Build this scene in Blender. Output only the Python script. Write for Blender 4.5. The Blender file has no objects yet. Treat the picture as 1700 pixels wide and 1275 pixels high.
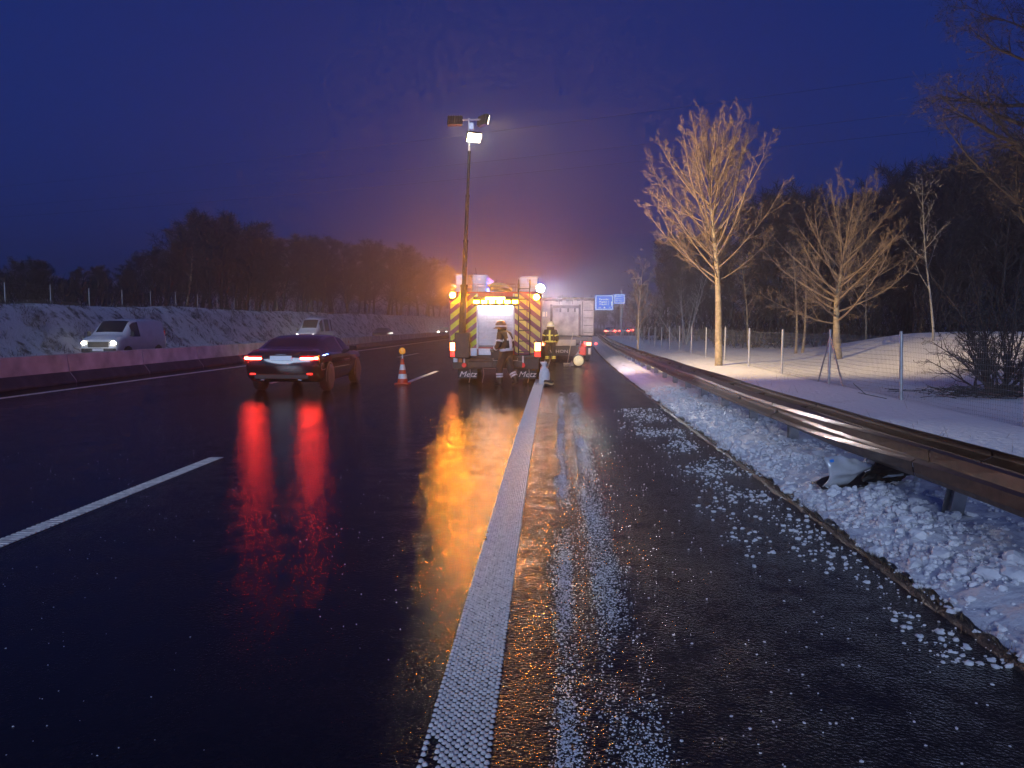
import bpy, math, random
from mathutils import Vector, Matrix, noise
R = math.radians
C = bpy.context.scene.collection
SC = bpy.context.scene

# ------------------------------------------------------------------ camera, sky, exposure
cam = bpy.data.cameras.new('camera')
cam.sensor_width = 36; cam.lens = 1280 / 1700 * 36
cam.clip_start = 0.05; cam.clip_end = 3000
co = bpy.data.objects.new('camera', cam); C.objects.link(co)
co.location = (0, 0, 1.6)
co.rotation_euler = (R(90 - 4.31), 0, R(2.46))
SC.camera = co

W = bpy.data.worlds.new('World'); SC.world = W; W.use_nodes = True
nt = W.node_tree; nt.nodes.clear()
sky = nt.nodes.new('ShaderNodeTexSky'); sky.sky_type = 'NISHITA'; sky.sun_disc = False
sky.sun_elevation = R(1.5); sky.sun_rotation = R(189)
sky.altitude = 100; sky.air_density = 1.6; sky.dust_density = 0.4; sky.ozone_density = 6.0
mixs = nt.nodes.new('ShaderNodeMix'); mixs.data_type = 'RGBA'; mixs.inputs[0].default_value = 0.93
bg = nt.nodes.new('ShaderNodeBackground'); wo = nt.nodes.new('ShaderNodeOutputWorld')
nt.links.new(sky.outputs[0], mixs.inputs[6])
mixs.inputs[7].default_value = (0.095, 0.27, 1.95, 1)     # overcast dusk blue, even over the whole dome
tcw = nt.nodes.new('ShaderNodeTexCoord'); sp = nt.nodes.new('ShaderNodeSeparateXYZ'); nt.links.new(tcw.outputs['Generated'], sp.inputs[0])
mrw = nt.nodes.new('ShaderNodeMapRange'); mrw.inputs['From Min'].default_value = 0.0; mrw.inputs['From Max'].default_value = 1.0
mrw.inputs['To Min'].default_value = 1.12; mrw.inputs['To Max'].default_value = 0.45; nt.links.new(sp.outputs['Z'], mrw.inputs['Value'])
mul = nt.nodes.new('ShaderNodeVectorMath'); mul.operation = 'SCALE'; nt.links.new(mixs.outputs[2], mul.inputs[0]); nt.links.new(mrw.outputs[0], mul.inputs['Scale'])
nt.links.new(mul.outputs[0], bg.inputs[0]); bg.inputs[1].default_value = 0.10
nt.links.new(bg.outputs[0], wo.inputs[0])

sun = bpy.data.lights.new('rear_fill_sun', 'SUN'); sun.energy = 1.5; sun.angle = R(25); sun.color = (0.56, 0.71, 1.0)
so = bpy.data.objects.new('rear_fill_sun', sun); C.objects.link(so); so.rotation_euler = (R(73), 0, R(-9))     # added low fill light, standing in for headlights behind the camera

SC.view_settings.view_transform = 'Standard'; SC.view_settings.look = 'None'
SC.view_settings.exposure = 0.0; SC.view_settings.gamma = 1.0
SC.render.engine = 'CYCLES'
SC.cycles.use_denoising = True
SC.cycles.use_adaptive_sampling = True; SC.cycles.adaptive_threshold = 0.03
SC.cycles.max_bounces = 5; SC.cycles.diffuse_bounces = 2; SC.cycles.glossy_bounces = 3
SC.cycles.transmission_bounces = 4; SC.cycles.volume_bounces = 0; SC.cycles.transparent_max_bounces = 8
SC.cycles.sample_clamp_indirect = 4.0
SC.cycles.use_light_tree = True
HAZE = 0.0034

# ------------------------------------------------------------------ helpers
def lerp(a, b, t): return a + (b - a) * t
def sstep(a, b, x):
    t = max(0.0, min(1.0, (x - a) / (b - a))); return t * t * (3 - 2 * t)

def curve_shift(y):
    if y < 0: return 0.0
    if y < 60: return y * y / 2400
    return 1.5 + (y - 60) * 0.05
def PX(x, y):                       # the carriageway bends gently to the right
    return x + curve_shift(y) * max(0.0, min(1.2, (x + 13.2) / 15.4))

MATS = {}
def M(name, col, rough=0.6, metal=0.0, var=0.2, scale=6.0, bump=0.0, bscale=40.0, emit=None, estr=0.0, spec=0.5, coat=0.0, coord='Object'):
    if name in MATS: return MATS[name]
    m = bpy.data.materials.new(name); m.use_nodes = True
    t = m.node_tree; b = t.nodes['Principled BSDF']
    tc = t.nodes.new('ShaderNodeTexCoord')
    nz = t.nodes.new('ShaderNodeTexNoise'); nz.inputs['Scale'].default_value = scale; nz.inputs['Detail'].default_value = 5
    t.links.new(tc.outputs[coord], nz.inputs['Vector'])
    rp = t.nodes.new('ShaderNodeValToRGB')
    rp.color_ramp.elements[0].position = 0.3; rp.color_ramp.elements[1].position = 0.7
    rp.color_ramp.elements[0].color = [max(0, c * (1 - var)) for c in col] + [1]
    rp.color_ramp.elements[1].color = [min(1, c * (1 + var)) for c in col] + [1]
    t.links.new(nz.outputs['Fac'], rp.inputs[0]); t.links.new(rp.outputs[0], b.inputs['Base Color'])
    b.inputs['Roughness'].default_value = rough; b.inputs['Metallic'].default_value = metal
    b.inputs['Specular IOR Level'].default_value = spec
    b.inputs['Coat Weight'].default_value = coat
    if bump:
        n2 = t.nodes.new('ShaderNodeTexNoise'); n2.inputs['Scale'].default_value = bscale; n2.inputs['Detail'].default_value = 4
        t.links.new(tc.outputs[coord], n2.inputs['Vector'])
        bp = t.nodes.new('ShaderNodeBump'); bp.inputs['Strength'].default_value = 0.8; bp.inputs['Distance'].default_value = bump
        t.links.new(n2.outputs['Fac'], bp.inputs['Height']); t.links.new(bp.outputs[0], b.inputs['Normal'])
    if emit:
        b.inputs['Emission Color'].default_value = list(emit) + [1]; b.inputs['Emission Strength'].default_value = estr
    MATS[name] = m
    return m

class MB:
    def __init__(s): s.v = []; s.f = []
    def add(s, vs, fs):
        o = len(s.v); s.v.extend([tuple(v) for v in vs]); s.f.extend([tuple(i + o for i in f) for f in fs]); return s
    def box(s, c, d, rot=None):
        x, y, z = d[0] / 2, d[1] / 2, d[2] / 2
        vs = [Vector(p) for p in ((-x,-y,-z),(x,-y,-z),(x,y,-z),(-x,y,-z),(-x,-y,z),(x,-y,z),(x,y,z),(-x,y,z))]
        if rot is not None: vs = [rot @ v for v in vs]
        vs = [v + Vector(c) for v in vs]
        return s.add(vs, [(0,3,2,1),(4,5,6,7),(0,1,5,4),(1,2,6,5),(2,3,7,6),(3,0,4,7)])
    def b2(s, x0, x1, y0, y1, z0, z1):
        return s.box(((x0+x1)/2,(y0+y1)/2,(z0+z1)/2),(abs(x1-x0),abs(y1-y0),abs(z1-z0)))
    def tube(s, pts, rad, n=6, caps=True):
        pts = [Vector(p) for p in pts]
        if not hasattr(rad, '__len__'): rad = [rad] * len(pts)
        vs = []; fs = []
        up = None
        for i, p in enumerate(pts):
            d = (pts[min(i+1, len(pts)-1)] - pts[max(i-1, 0)])
            if d.length < 1e-9: d = Vector((0,0,1))
            d.normalize()
            if up is None:
                up = Vector((0,0,1)) if abs(d.z) < 0.9 else Vector((1,0,0))
            a = d.cross(up)
            if a.length < 1e-6: a = d.cross(Vector((0,1,0)))
            a.normalize(); b = d.cross(a).normalized(); up = -b if False else up
            for k in range(n):
                t = 2 * math.pi * k / n
                vs.append(p + (a * math.cos(t) + b * math.sin(t)) * rad[i])
        for i in range(len(pts) - 1):
            for k in range(n):
                k2 = (k + 1) % n
                fs.append((i*n+k, i*n+k2, (i+1)*n+k2, (i+1)*n+k))
        if caps:
            fs.append(tuple(range(n)[::-1])); fs.append(tuple((len(pts)-1)*n + k for k in range(n)))
        return s.add(vs, fs)
    def cyl(s, p0, p1, r0, r1=None, n=16): return s.tube([p0, p1], [r0, r0 if r1 is None else r1], n)
    def prism(s, poly, axis, lo, hi):
        n = len(poly); vs = []
        for h in (lo, hi):
            for a, b in poly:
                vs.append((h, a, b) if axis == 'x' else (a, h, b) if axis == 'y' else (a, b, h))
        fs = [tuple(range(n)), tuple(range(2*n-1, n-1, -1))]
        for i in range(n):
            j = (i + 1) % n; fs.append((i, i+n, j+n, j))
        return s.add(vs, fs)
    def lathe(s, prof, n=20, c=(0,0,0), axis='z', M3=None):
        vs = []; fs = []
        for r, h in prof:
            for k in range(n):
                t = 2*math.pi*k/n; a, b = r*math.cos(t), r*math.sin(t)
                v = Vector((a, b, h) if axis == 'z' else (a, h, b) if axis == 'y' else (h, a, b))
                if M3 is not None: v = M3 @ v
                vs.append(v + Vector(c))
        m = len(prof)
        for i in range(m-1):
            for k in range(n):
                k2 = (k+1) % n; fs.append((i*n+k, i*n+k2, (i+1)*n+k2, (i+1)*n+k))
        fs.append(tuple(range(n)[::-1])); fs.append(tuple((m-1)*n+k for k in range(n)))
        return s.add(vs, fs)
    def mesh(s, name):
        me = bpy.data.meshes.new(name); me.from_pydata(s.v, [], s.f); me.update(); return me
    def build(s, name, mat, parent=None, smooth=False, bevel=0.0, fix=False):
        me = s.mesh(name)
        if fix:
            import bmesh
            bm = bmesh.new(); bm.from_mesh(me); bmesh.ops.remove_doubles(bm, verts=bm.verts, dist=1e-5)
            bmesh.ops.recalc_face_normals(bm, faces=bm.faces); bm.to_mesh(me); bm.free()
        if smooth: me.polygons.foreach_set('use_smooth', [True] * len(me.polygons))
        return obj(name, me, mat, parent, bevel)

def obj(name, me, mat, parent=None, bevel=0.0):
    o = bpy.data.objects.new(name, me); C.objects.link(o)
    if mat is not None and not me.materials: me.materials.append(mat)
    if parent is not None: o.parent = parent
    if bevel:
        bv = o.modifiers.new('bevel', 'BEVEL'); bv.width = bevel; bv.segments = 2; bv.limit_method = 'ANGLE'
    return o
def tag(o, label, cat, group=None):
    o['label'] = label; o['category'] = cat
    if group: o['group'] = group
    return o
def thing(name, label, cat, loc=(0,0,0), rz=0.0, group=None):
    o = bpy.data.objects.new(name, None); C.objects.link(o); o.empty_display_size = 0.2
    o.location = loc; o.rotation_euler = (0, 0, rz)
    return tag(o, label, cat, group)
def struct(o): o['kind'] = 'structure'; return o
def stuff(o): o['kind'] = 'stuff'; return o
def lamp(name, kind, loc, energy, color, parent=None, aim=None, size=0.1, spot=120, blend=0.6):
    l = bpy.data.lights.new(name, kind); l.energy = energy; l.color = color
    if kind == 'SPOT': l.spot_size = R(spot); l.spot_blend = blend
    l.shadow_soft_size = size
    o = bpy.data.objects.new(name, l); C.objects.link(o); o.location = loc
    if aim is not None: o.rotation_euler = Vector(aim).to_track_quat('-Z', 'Y').to_euler()
    if parent is not None: o.parent = parent
    return o
def text_mesh(body, size, depth=0.002, shear=0.0, align='CENTER'):
    cu = bpy.data.curves.new('lettering', 'FONT'); cu.body = body; cu.size = size; cu.extrude = depth; cu.shear = shear
    cu.align_x = align; cu.align_y = 'CENTER'; cu.resolution_u = 2
    t = bpy.data.objects.new('lettering', cu); C.objects.link(t)
    dg = bpy.context.evaluated_depsgraph_get(); dg.update()
    me = bpy.data.meshes.new_from_object(t.evaluated_get(dg))
    bpy.data.objects.remove(t); bpy.data.curves.remove(cu)
    return me
def lettering(body, size, mat, parent, loc, rot=(math.pi/2, 0, 0), shear=0.0, sx=1.0):
    me = text_mesh(body, size, 0.002, shear); me.materials.clear()
    o = obj('lettering', me, mat, parent); o.location = loc; o.rotation_euler = rot; o.scale = (sx, 1, 1)
    return o
def ico(n=0):
    t = (1 + 5 ** 0.5) / 2
    vs = [Vector(p).normalized() for p in ((-1,t,0),(1,t,0),(-1,-t,0),(1,-t,0),(0,-1,t),(0,1,t),(0,-1,-t),(0,1,-t),(t,0,-1),(t,0,1),(-t,0,-1),(-t,0,1))]
    fs = [(0,11,5),(0,5,1),(0,1,7),(0,7,10),(0,10,11),(1,5,9),(5,11,4),(11,10,2),(10,7,6),(7,1,8),(3,9,4),(3,4,2),(3,2,6),(3,6,8),(3,8,9),(4,9,5),(2,4,11),(6,2,10),(8,6,7),(9,8,1)]
    for _ in range(n):
        cache = {}; nf = []
        def mid(a, b):
            k = (min(a,b), max(a,b))
            if k not in cache: vs.append((vs[a]+vs[b]).normalized()); cache[k] = len(vs)-1
            return cache[k]
        for a, b, c in fs:
            x, y, z = mid(a,b), mid(b,c), mid(c,a); nf += [(a,x,z),(b,y,x),(c,z,y),(x,y,z)]
        fs = nf
    return vs, fs
ICO0 = ico(0); ICO1 = ico(1)
def lump(mb, c, r, rng, sq=0.75, detail=0):
    vs, fs = ICO1 if detail else ICO0
    rz = rng.random() * 6.28; ca, sa = math.cos(rz), math.sin(rz); ex = rng.uniform(0.7, 1.35)
    out = []
    for v in vs:
        k = r * rng.uniform(0.72, 1.22)
        x, y = v.x * k * ex, v.y * k / ex
        out.append((c[0] + x*ca - y*sa, c[1] + x*sa + y*ca, c[2] + v.z * k * sq))
    mb.add(out, fs)

# ------------------------------------------------------------------ surface materials
def asphalt(name, base, rough0, rough1, bump_d, agg_scale, streak=0.5, cell=0.5, micro=0.5):
    m = bpy.data.materials.new(name); m.use_nodes = True; t = m.node_tree; b = t.nodes['Principled BSDF']
    N = t.nodes.new; L = t.links.new
    tc = N('ShaderNodeTexCoord')
    vor = N('ShaderNodeTexVoronoi'); vor.inputs['Scale'].default_value = agg_scale; L(tc.outputs['Object'], vor.inputs['Vector'])
    big = N('ShaderNodeTexNoise'); big.inputs['Scale'].default_value = 0.55; big.inputs['Detail'].default_value = 8; L(tc.outputs['Object'], big.inputs['Vector'])
    mp = N('ShaderNodeMapping'); mp.inputs['Scale'].default_value = (1.6, 0.07, 1); L(tc.outputs['Object'], mp.inputs['Vector'])
    st = N('ShaderNodeTexNoise'); st.inputs['Scale'].default_value = 1.0; st.inputs['Detail'].default_value = 5; L(mp.outputs[0], st.inputs['Vector'])
    mx = N('ShaderNodeMath'); mx.operation = 'MULTIPLY_ADD'; L(st.outputs['Fac'], mx.inputs[0]); mx.inputs[1].default_value = streak
    h = N('ShaderNodeMath'); h.operation = 'MULTIPLY'; L(big.outputs['Fac'], h.inputs[0]); h.inputs[1].default_value = 1 - streak; L(h.outputs[0], mx.inputs[2])
    mr = N('ShaderNodeMapRange'); mr.interpolation_type = 'SMOOTHSTEP'; mr.inputs['From Min'].default_value = 0.30; mr.inputs['From Max'].default_value = 0.70
    mr.inputs['To Min'].default_value = rough0; mr.inputs['To Max'].default_value = rough1; L(mx.outputs[0], mr.inputs['Value'])
    cr = N('ShaderNodeValToRGB'); cr.color_ramp.elements[0].color = [c*0.6 for c in base]+[1]; cr.color_ramp.elements[1].color = [c*1.5 for c in base]+[1]
    L(vor.outputs['Color'], cr.inputs[0])
    t.nodes.remove(b); dif = N('ShaderNodeBsdfDiffuse'); glo = N('ShaderNodeBsdfGlossy'); glo.distribution = 'BECKMANN'; fre = N('ShaderNodeFresnel'); fre.inputs['IOR'].default_value = 1.31
    mixb = N('ShaderNodeMixShader'); L(fre.outputs[0], mixb.inputs[0]); L(dif.outputs[0], mixb.inputs[1]); L(glo.outputs[0], mixb.inputs[2])
    L(mixb.outputs[0], t.nodes['Material Output'].inputs['Surface'])
    L(cr.outputs[0], dif.inputs['Color']); L(mr.outputs[0], glo.inputs['Roughness']); glo.inputs['Color'].default_value = (0.75,0.75,0.75,1)
    fine = N('ShaderNodeTexNoise'); fine.inputs['Scale'].default_value = agg_scale * 1.3; fine.inputs['Detail'].default_value = 6; L(tc.outputs['Object'], fine.inputs['Vector'])
    hh = N('ShaderNodeMath'); hh.operation = 'MULTIPLY_ADD'; L(vor.outputs['Distance'], hh.inputs[0]); hh.inputs[1].default_value = -cell; 
    fm = N('ShaderNodeMath'); fm.operation = 'MULTIPLY'; L(fine.outputs['Fac'], fm.inputs[0]); fm.inputs[1].default_value = micro
    L(fm.outputs[0], hh.inputs[2])
    # the water film hides the grain where the surface is wettest
    ws = N('ShaderNodeMapRange'); ws.interpolation_type = 'SMOOTHSTEP'; ws.inputs['From Min'].default_value = 0.34; ws.inputs['From Max'].default_value = 0.62
    ws.inputs['To Min'].default_value = 0.2; ws.inputs['To Max'].default_value = 1.0
    brk = N('ShaderNodeTexNoise'); brk.inputs['Scale'].default_value = 3.5; brk.inputs['Detail'].default_value = 10; brk.inputs['Roughness'].default_value = 0.7; L(tc.outputs['Object'], brk.inputs['Vector'])
    av = N('ShaderNodeMath'); av.operation = 'MULTIPLY_ADD'; L(brk.outputs['Fac'], av.inputs[0]); av.inputs[1].default_value = 0.55
    av2 = N('ShaderNodeMath'); av2.operation = 'MULTIPLY'; L(mx.outputs[0], av2.inputs[0]); av2.inputs[1].default_value = 0.45; L(av2.outputs[0], av.inputs[2])
    L(av.outputs[0], ws.inputs['Value'])
    bp = N('ShaderNodeBump'); bp.inputs['Distance'].default_value = bump_d; L(ws.outputs[0], bp.inputs['Strength'])
    L(hh.outputs[0], bp.inputs['Height'])
    for nd in (dif, glo, fre): L(bp.outputs[0], nd.inputs['Normal'])
    return m

def snow_mat(name, dirt=0.0, dirt_col=(0.045, 0.032, 0.02), dscale=1.2, bump=0.02, thr=0.55, alb=0.82):
    m = bpy.data.materials.new(name); m.use_nodes = True; t = m.node_tree; b = t.nodes['Principled BSDF']
    N = t.nodes.new; L = t.links.new
    tc = N('ShaderNodeTexCoord')
    n1 = N('ShaderNodeTexNoise'); n1.inputs['Scale'].default_value = dscale; n1.inputs['Detail'].default_value = 9; n1.inputs['Roughness'].default_value = 0.68
    L(tc.outputs['Object'], n1.inputs['Vector'])
    cr = N('ShaderNodeValToRGB'); e = cr.color_ramp.elements
    e[0].position = thr - 0.05; e[0].color = (alb*0.95, alb*0.97, alb, 1); e[1].position = thr + 0.06
    e[1].color = [lerp(alb, dirt_col[i], dirt) for i in range(3)] + [1]
    L(n1.outputs['Fac'], cr.inputs[0]); L(cr.outputs[0], b.inputs['Base Color'])
    b.inputs['Roughness'].default_value = 0.75; b.inputs['Specular IOR Level'].default_value = 0.25
    n2 = N('ShaderNodeTexNoise'); n2.inputs['Scale'].default_value = 9; n2.inputs['Detail'].default_value = 8; L(tc.outputs['Object'], n2.inputs['Vector'])
    bp = N('ShaderNodeBump'); bp.inputs['Distance'].default_value = bump; bp.inputs['Strength'].default_value = 0.9
    L(n2.outputs['Fac'], bp.inputs['Height']); L(bp.outputs[0], b.inputs['Normal'])
    return m
ASPH = asphalt('wet_asphalt', (0.013, 0.012, 0.012), 0.07, 0.15, 0.0038, 62, 0.5, 0.6, 0.6)
SHLD = asphalt('coarse_wet_asphalt', (0.024, 0.021, 0.019), 0.10, 0.22, 0.0085, 60, 0.7, 0.9, 0.8)
SNOW = snow_mat('snow')
SNOWG = snow_mat('field_snow', 0.35, (0.25, 0.22, 0.2), 0.35, 0.05, 0.63)
BANK = snow_mat('scrubby_snow', 0.94, (0.035, 0.028, 0.022), 1.1, 0.12, 0.56, 0.78)
WOODF = M('leaf_litter', (0.03, 0.025, 0.02), 0.9, var=0.5, scale=2, bump=0.05)
PAINT = M('road_paint', (0.62, 0.61, 0.58), 0.35, var=0.35, scale=14, bump=0.003, bscale=120)

# ------------------------------------------------------------------ terrain
def H(x, y):
    if -27 <= x <= 2.4: return -0.06
    n = noise.noise(Vector((x*0.35, y*0.35, 1.3)))*0.05 + noise.noise(Vector((x*0.09, y*0.09, 7.7)))*0.10
    if x > 2.4:
        xs = x - curve_shift(y)
        z = -0.06 + 0.14*sstep(2.25, 3.0, xs) + 0.12*sstep(4, 7, xs)
        z += 1.08*sstep(8.2, 15.5, xs - 0.05*y) * (1 - sstep(30, 46, y - (xs-9)*0.7))
        z -= 0.6*sstep(30, 60, xs)
        return z + n*sstep(2.6, 6, xs)*0.8
    xs = -x - 27
    cz = 2.95 + max(0, min(y, 240) - 43)*0.007
    z = -0.06 + (cz+0.06)*sstep(0.0, 3.6, xs)**0.9 - 0.5*sstep(5, 14, xs)
    return z + n*1.8*sstep(0.3, 2, xs)
def axis_pts(segs):
    out = [segs[0][0]]
    for a, b, st in segs:
        k = max(1, round((b-a)/st)); out += [a + (b-a)*(i+1)/k for i in range(k)]
    return out
XS = axis_pts([(-400,-60,20),(-60,-34,2),(-34,-26.5,0.3),(-26.5,2.2,3.5),(2.2,9,0.2),(9,26,0.6),(26,60,3),(60,400,20)])
YS = axis_pts([(-50,2,4),(2,30,0.35),(30,60,0.8),(60,150,2.5),(150,300,10),(300,680,40)])
def terrain():
    mb = MB(); nx = len(XS); ny = len(YS)
    for y in YS:
        for x in XS:
            xx = PX(x, y) if x > 2.0 else x
            if x > 60: xx = x
            mb.v.append((xx, y, H(xx, y) if x != 2.2 else -0.06))
    me_mats = []
    for j in range(ny-1):
        for i in range(nx-1):
            mb.f.append((j*nx+i, j*nx+i+1, (j+1)*nx+i+1, (j+1)*nx+i))
            cx = (XS[i]+XS[i+1])/2; cy = (YS[j]+YS[j+1])/2
            k = 0
            if cx < -26.5: k = 1
            if cx < -31.5 or cx > 24 + 6*noise.noise(Vector((cy*0.1,0,0))) or (cy > 115 and cx > -26.5) or cy > 300: k = 2
            me_mats.append(k)
    me = mb.mesh('ground'); 
    for m in (SNOWG, BANK, WOODF): me.materials.append(m)
    me.polygons.foreach_set('material_index', me_mats); me.polygons.foreach_set('use_smooth', [True]*len(me.polygons))
    return struct(obj('ground', me, None))
terrain()

def strip(name, xl, xr, y0, y1, z, mat, parent=None, step=2.0, nx=1):
    mb = MB(); k = max(1, round((y1-y0)/step))
    for j in range(k+1):
        y = y0 + (y1-y0)*j/k
        for i in range(nx+1): mb.v.append((PX(lerp(xl, xr, i/nx), y), y, z))
    n = nx+1
    for j in range(k):
        for i in range(nx): mb.f.append((j*n+i, j*n+i+1, (j+1)*n+i+1, (j+1)*n+i))
    return mb.build(name, mat, parent)
road = struct(strip('road', -13.95, -0.20, -40, 420, 0.0, ASPH, nx=4))
shoulder = struct(strip('hard_shoulder', -0.20, 2.22, -40, 420, 0.0, SHLD, nx=2))
road2 = struct(strip('oncoming_road', -27.0, -13.95, -40, 420, 0.0, ASPH, nx=3))

# painted markings: sheets 4 mm above the asphalt, raised studs and ribs on the near ones
strip('edge_line', -0.47, -0.19, 24, 160, 0.004, PAINT, road)
strip('edge_line', -12.15, -11.93, -10, 260, 0.004, PAINT, road)
strip('edge_line', -15.2, -14.98, -10, 260, 0.004, PAINT, road2)
strip('edge_line', -26.2, -25.98, -10, 260, 0.004, PAINT, road2)
rng = random.Random(5)
SEAM = M('tar_seam', (0.01, 0.01, 0.011), 0.12, var=0.3, scale=9)
strip('tar_seam', -3.90, -3.885, -10, 120, 0.003, SEAM, road)
for k in range(0, 9):
    y0 = 3.15 + 18*k
    y1 = y0 + 6
    strip('lane_dash', -4.09, -3.93, y0, y1, 0.004, PAINT, road, 1.0)
    strip('lane_dash', -7.82, -7.67, y0, y1, 0.004, PAINT, road, 1.0)
    strip('lane_dash', -18.7, -18.55, y0, y1, 0.004, PAINT, road2, 1.0)
    strip('lane_dash', -22.4, -22.25, y0, y1, 0.004, PAINT, road2, 1.0)
STUD = M('stud_plastic', (0.80, 0.79, 0.76), 0.3, var=0.2, scale=30)
mb = MB()
def stud(mb, x, y, r, h):
    vs = [(x + r*math.cos(a), y + r*math.sin(a), 0.0045) for a in (0.5,1.55,2.6,3.64,4.7,5.75)]
    vs += [(x + r*0.5*math.cos(a), y + r*0.5*math.sin(a), 0.0045+h) for a in (0.5,1.55,2.6,3.64,4.7,5.75)]
    mb.add(vs, [(i,(i+1)%6,6+(i+1)%6,6+i) for i in range(6)] + [(6,7,8,9,10,11)])
y = 2.2; row = 0
while y < 24:
    for i in range(8):
        x = -0.452 + i*0.0345 + (0.017 if row % 2 else 0)
        wear = noise.noise(Vector((x*9, y*0.6, 3)))
        if wear > 0.42 and rng.random() < 0.75: continue
        if x > -0.195: continue
        stud(mb, PX(x, y) + rng.uniform(-.002,.002), y + rng.uniform(-.002,.002), rng.uniform(0.0115, 0.014), rng.uniform(0.007, 0.011))
    y += 0.021 if y < 12 else 0.03; row += 1
stuff(mb.build('marking_studs', STUD, road, smooth=False))
mb = MB(); y = 3.2
while y < 9.1:
    mb.box((PX(-4.01, y), y, 0.0075), (0.15, 0.026, 0.007)); y += 0.058
stuff(mb.build('marking_ribs', PAINT, road))

# earth lip between hard shoulder and verge
EARTH = M('wet_earth', (0.045, 0.028, 0.016), 0.6, var=0.55, scale=22, bump=0.03, bscale=60)
mb = MB(); ys = axis_pts([(1.5,14,0.06),(14,60,0.4)]); prof = [(-0.02,-0.006),(0.005,0.006),(0.03,0.013),(0.06,0.010),(0.10,-0.01)]
for y in ys:
    for k,(dx,dz) in enumerate(prof):
        j = noise.noise(Vector((y*2.1, k*0.5, 0)))*0.04 + noise.noise(Vector((y*11, k, 3)))*0.028
        mb.v.append((PX(2.2,y)+dx+j, y, dz + (0.016*noise.noise(Vector((y*8,k*2,9))) if 0<k<4 else 0)))
for i in range(len(ys)-1):
    for k in range(4): mb.f.append((i*5+k, i*5+k+1, (i+1)*5+k+1, (i+1)*5+k))
struct(mb.build('verge_edge', EARTH, None, smooth=True))

# trampled snow verge: uneven sheet and thousands of loose clods
def vz(x, y):
    s = x - curve_shift(y)
    z = 0.012 + 0.075*sstep(2.3, 2.75, s) + 0.03*sstep(3.0, 4.5, s)
    z += 0.03*sstep(2.35, 2.8, s) + 0.05*noise.noise(Vector((x*1.7, y*1.7, 0))) + 0.035*noise.noise(Vector((x*6, y*6, 2))) + 0.014*noise.noise(Vector((x*17, y*17, 5)))
    return z
def verge():
    mb = MB(); xs = axis_pts([(2.30,3.6,0.035),(3.6,4.6,0.1)]); ys = axis_pts([(1.6,9,0.035),(9,18,0.1),(18,60,0.5)])
    nx = len(xs)
    for y in ys:
        for x in xs:
            w = sstep(4.0, 4.6, x)
            X = x + curve_shift(y)
            mb.v.append((X, y, lerp(vz(X, y), H(X, y) - 0.03, w)))
    for j in range(len(ys)-1):
        for i in range(nx-1): mb.f.append((j*nx+i, j*nx+i+1, (j+1)*nx+i+1, (j+1)*nx+i))
    return struct(mb.build('verge', VERGE, None, smooth=True))
VERGE = snow_mat('trampled_snow', 0.85, (0.07, 0.06, 0.055), 2.2, 0.035, 0.66, 0.80)
verge()
rng = random.Random(11); mb = MB()
n = 0
while n < 13000:
    y = 2.0 + 17*rng.random()**1.7; s = rng.uniform(2.24, 3.9)
    x = s + curve_shift(y)
    dens = 0.62 + 0.9*noise.noise(Vector((x*1.6, y*1.1, 4))) + 0.5*noise.noise(Vector((x*5, y*5, 8)))
    if s < 2.36: dens *= 0.5
    if s > 3.1: dens *= 0.35
    if rng.random() > dens: continue
    r = 0.005 + 0.024*rng.random()**2.8 + (0.045*rng.random() if rng.random() < 0.05 else 0)
    lump(mb, (x, y, max(vz(x, y), 0.005) + r*0.35), r, rng, 0.8, 1 if r > 0.026 and y < 8 else 0); n += 1
stuff(tag(mb.build('snow_clods', SNOW), 'loose snow clods thrown over the verge below the crash barrier', 'snow'))
rng = random.Random(12); mb = MB(); n = 0
while n < 1500:
    y = rng.uniform(3.6, 15); x = rng.gauss(1.85, 0.22) + 0.10*math.sin(y*0.9) - 0.02*(y-6)
    if x > 2.2 or x < 0.9: continue
    d = 0.12 + 1.2*noise.noise(Vector((x*2.2, y*1.0, 14))) + 0.25*sstep(5, 8, y)
    if rng.random() > d: continue
    r = 0.005 + 0.018*rng.random()**2.5
    lump(mb, (PX(x, y), y, r*0.3), r, rng, 0.7); n += 1
n = 0
while n < 350:
    y = 2.4 + 10*rng.random()**1.5; x = rng.uniform(0.3, 2.2)
    r = 0.003 + 0.005*rng.random()
    lump(mb, (PX(x, y), y, r*0.3), r, rng, 0.7); n += 1
for k in range(1100):
    y = 2.4 + 14*rng.random()**1.6; x = -rng.uniform(0.55, 7.5); r = rng.uniform(0.0014, 0.0040)
    if noise.noise(Vector((x*0.9, y*0.5, 3))) < -0.1: continue
    lump(mb, (PX(x, y), y, r*0.3), r, rng, 0.7)
stuff(tag(mb.build('snow_crumbs', SNOW), 'snow crumbs and grit scattered over the dark wet asphalt', 'snow'))
ICE = M('ice_grains', (0.85, 0.87, 0.9), 0.12, var=0.1, spec=0.8)
rng = random.Random(13); mb = MB(); n = 0
while n < 21000:
    y = 2.5 + 16*rng.random()**1.3
    c, w = ((0.06, 0.035) if rng.random() < 0.5 else (0.32, 0.06))
    x = rng.gauss(c, w) + 0.012*y
    if x < -0.12 or x > 1.1: continue
    if rng.random() > 0.45 + noise.noise(Vector((x*5, y*0.7, 31))): continue
    r = rng.uniform(0.0014, 0.0038) + 0.004*rng.random()**4
    lump(mb, (PX(x, y), y, r*0.3), r, rng, 0.6); n += 1
stuff(tag(mb.build('ice_grit', ICE), 'fine icy slush in two streaks along the hard shoulder', 'slush'))
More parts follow.
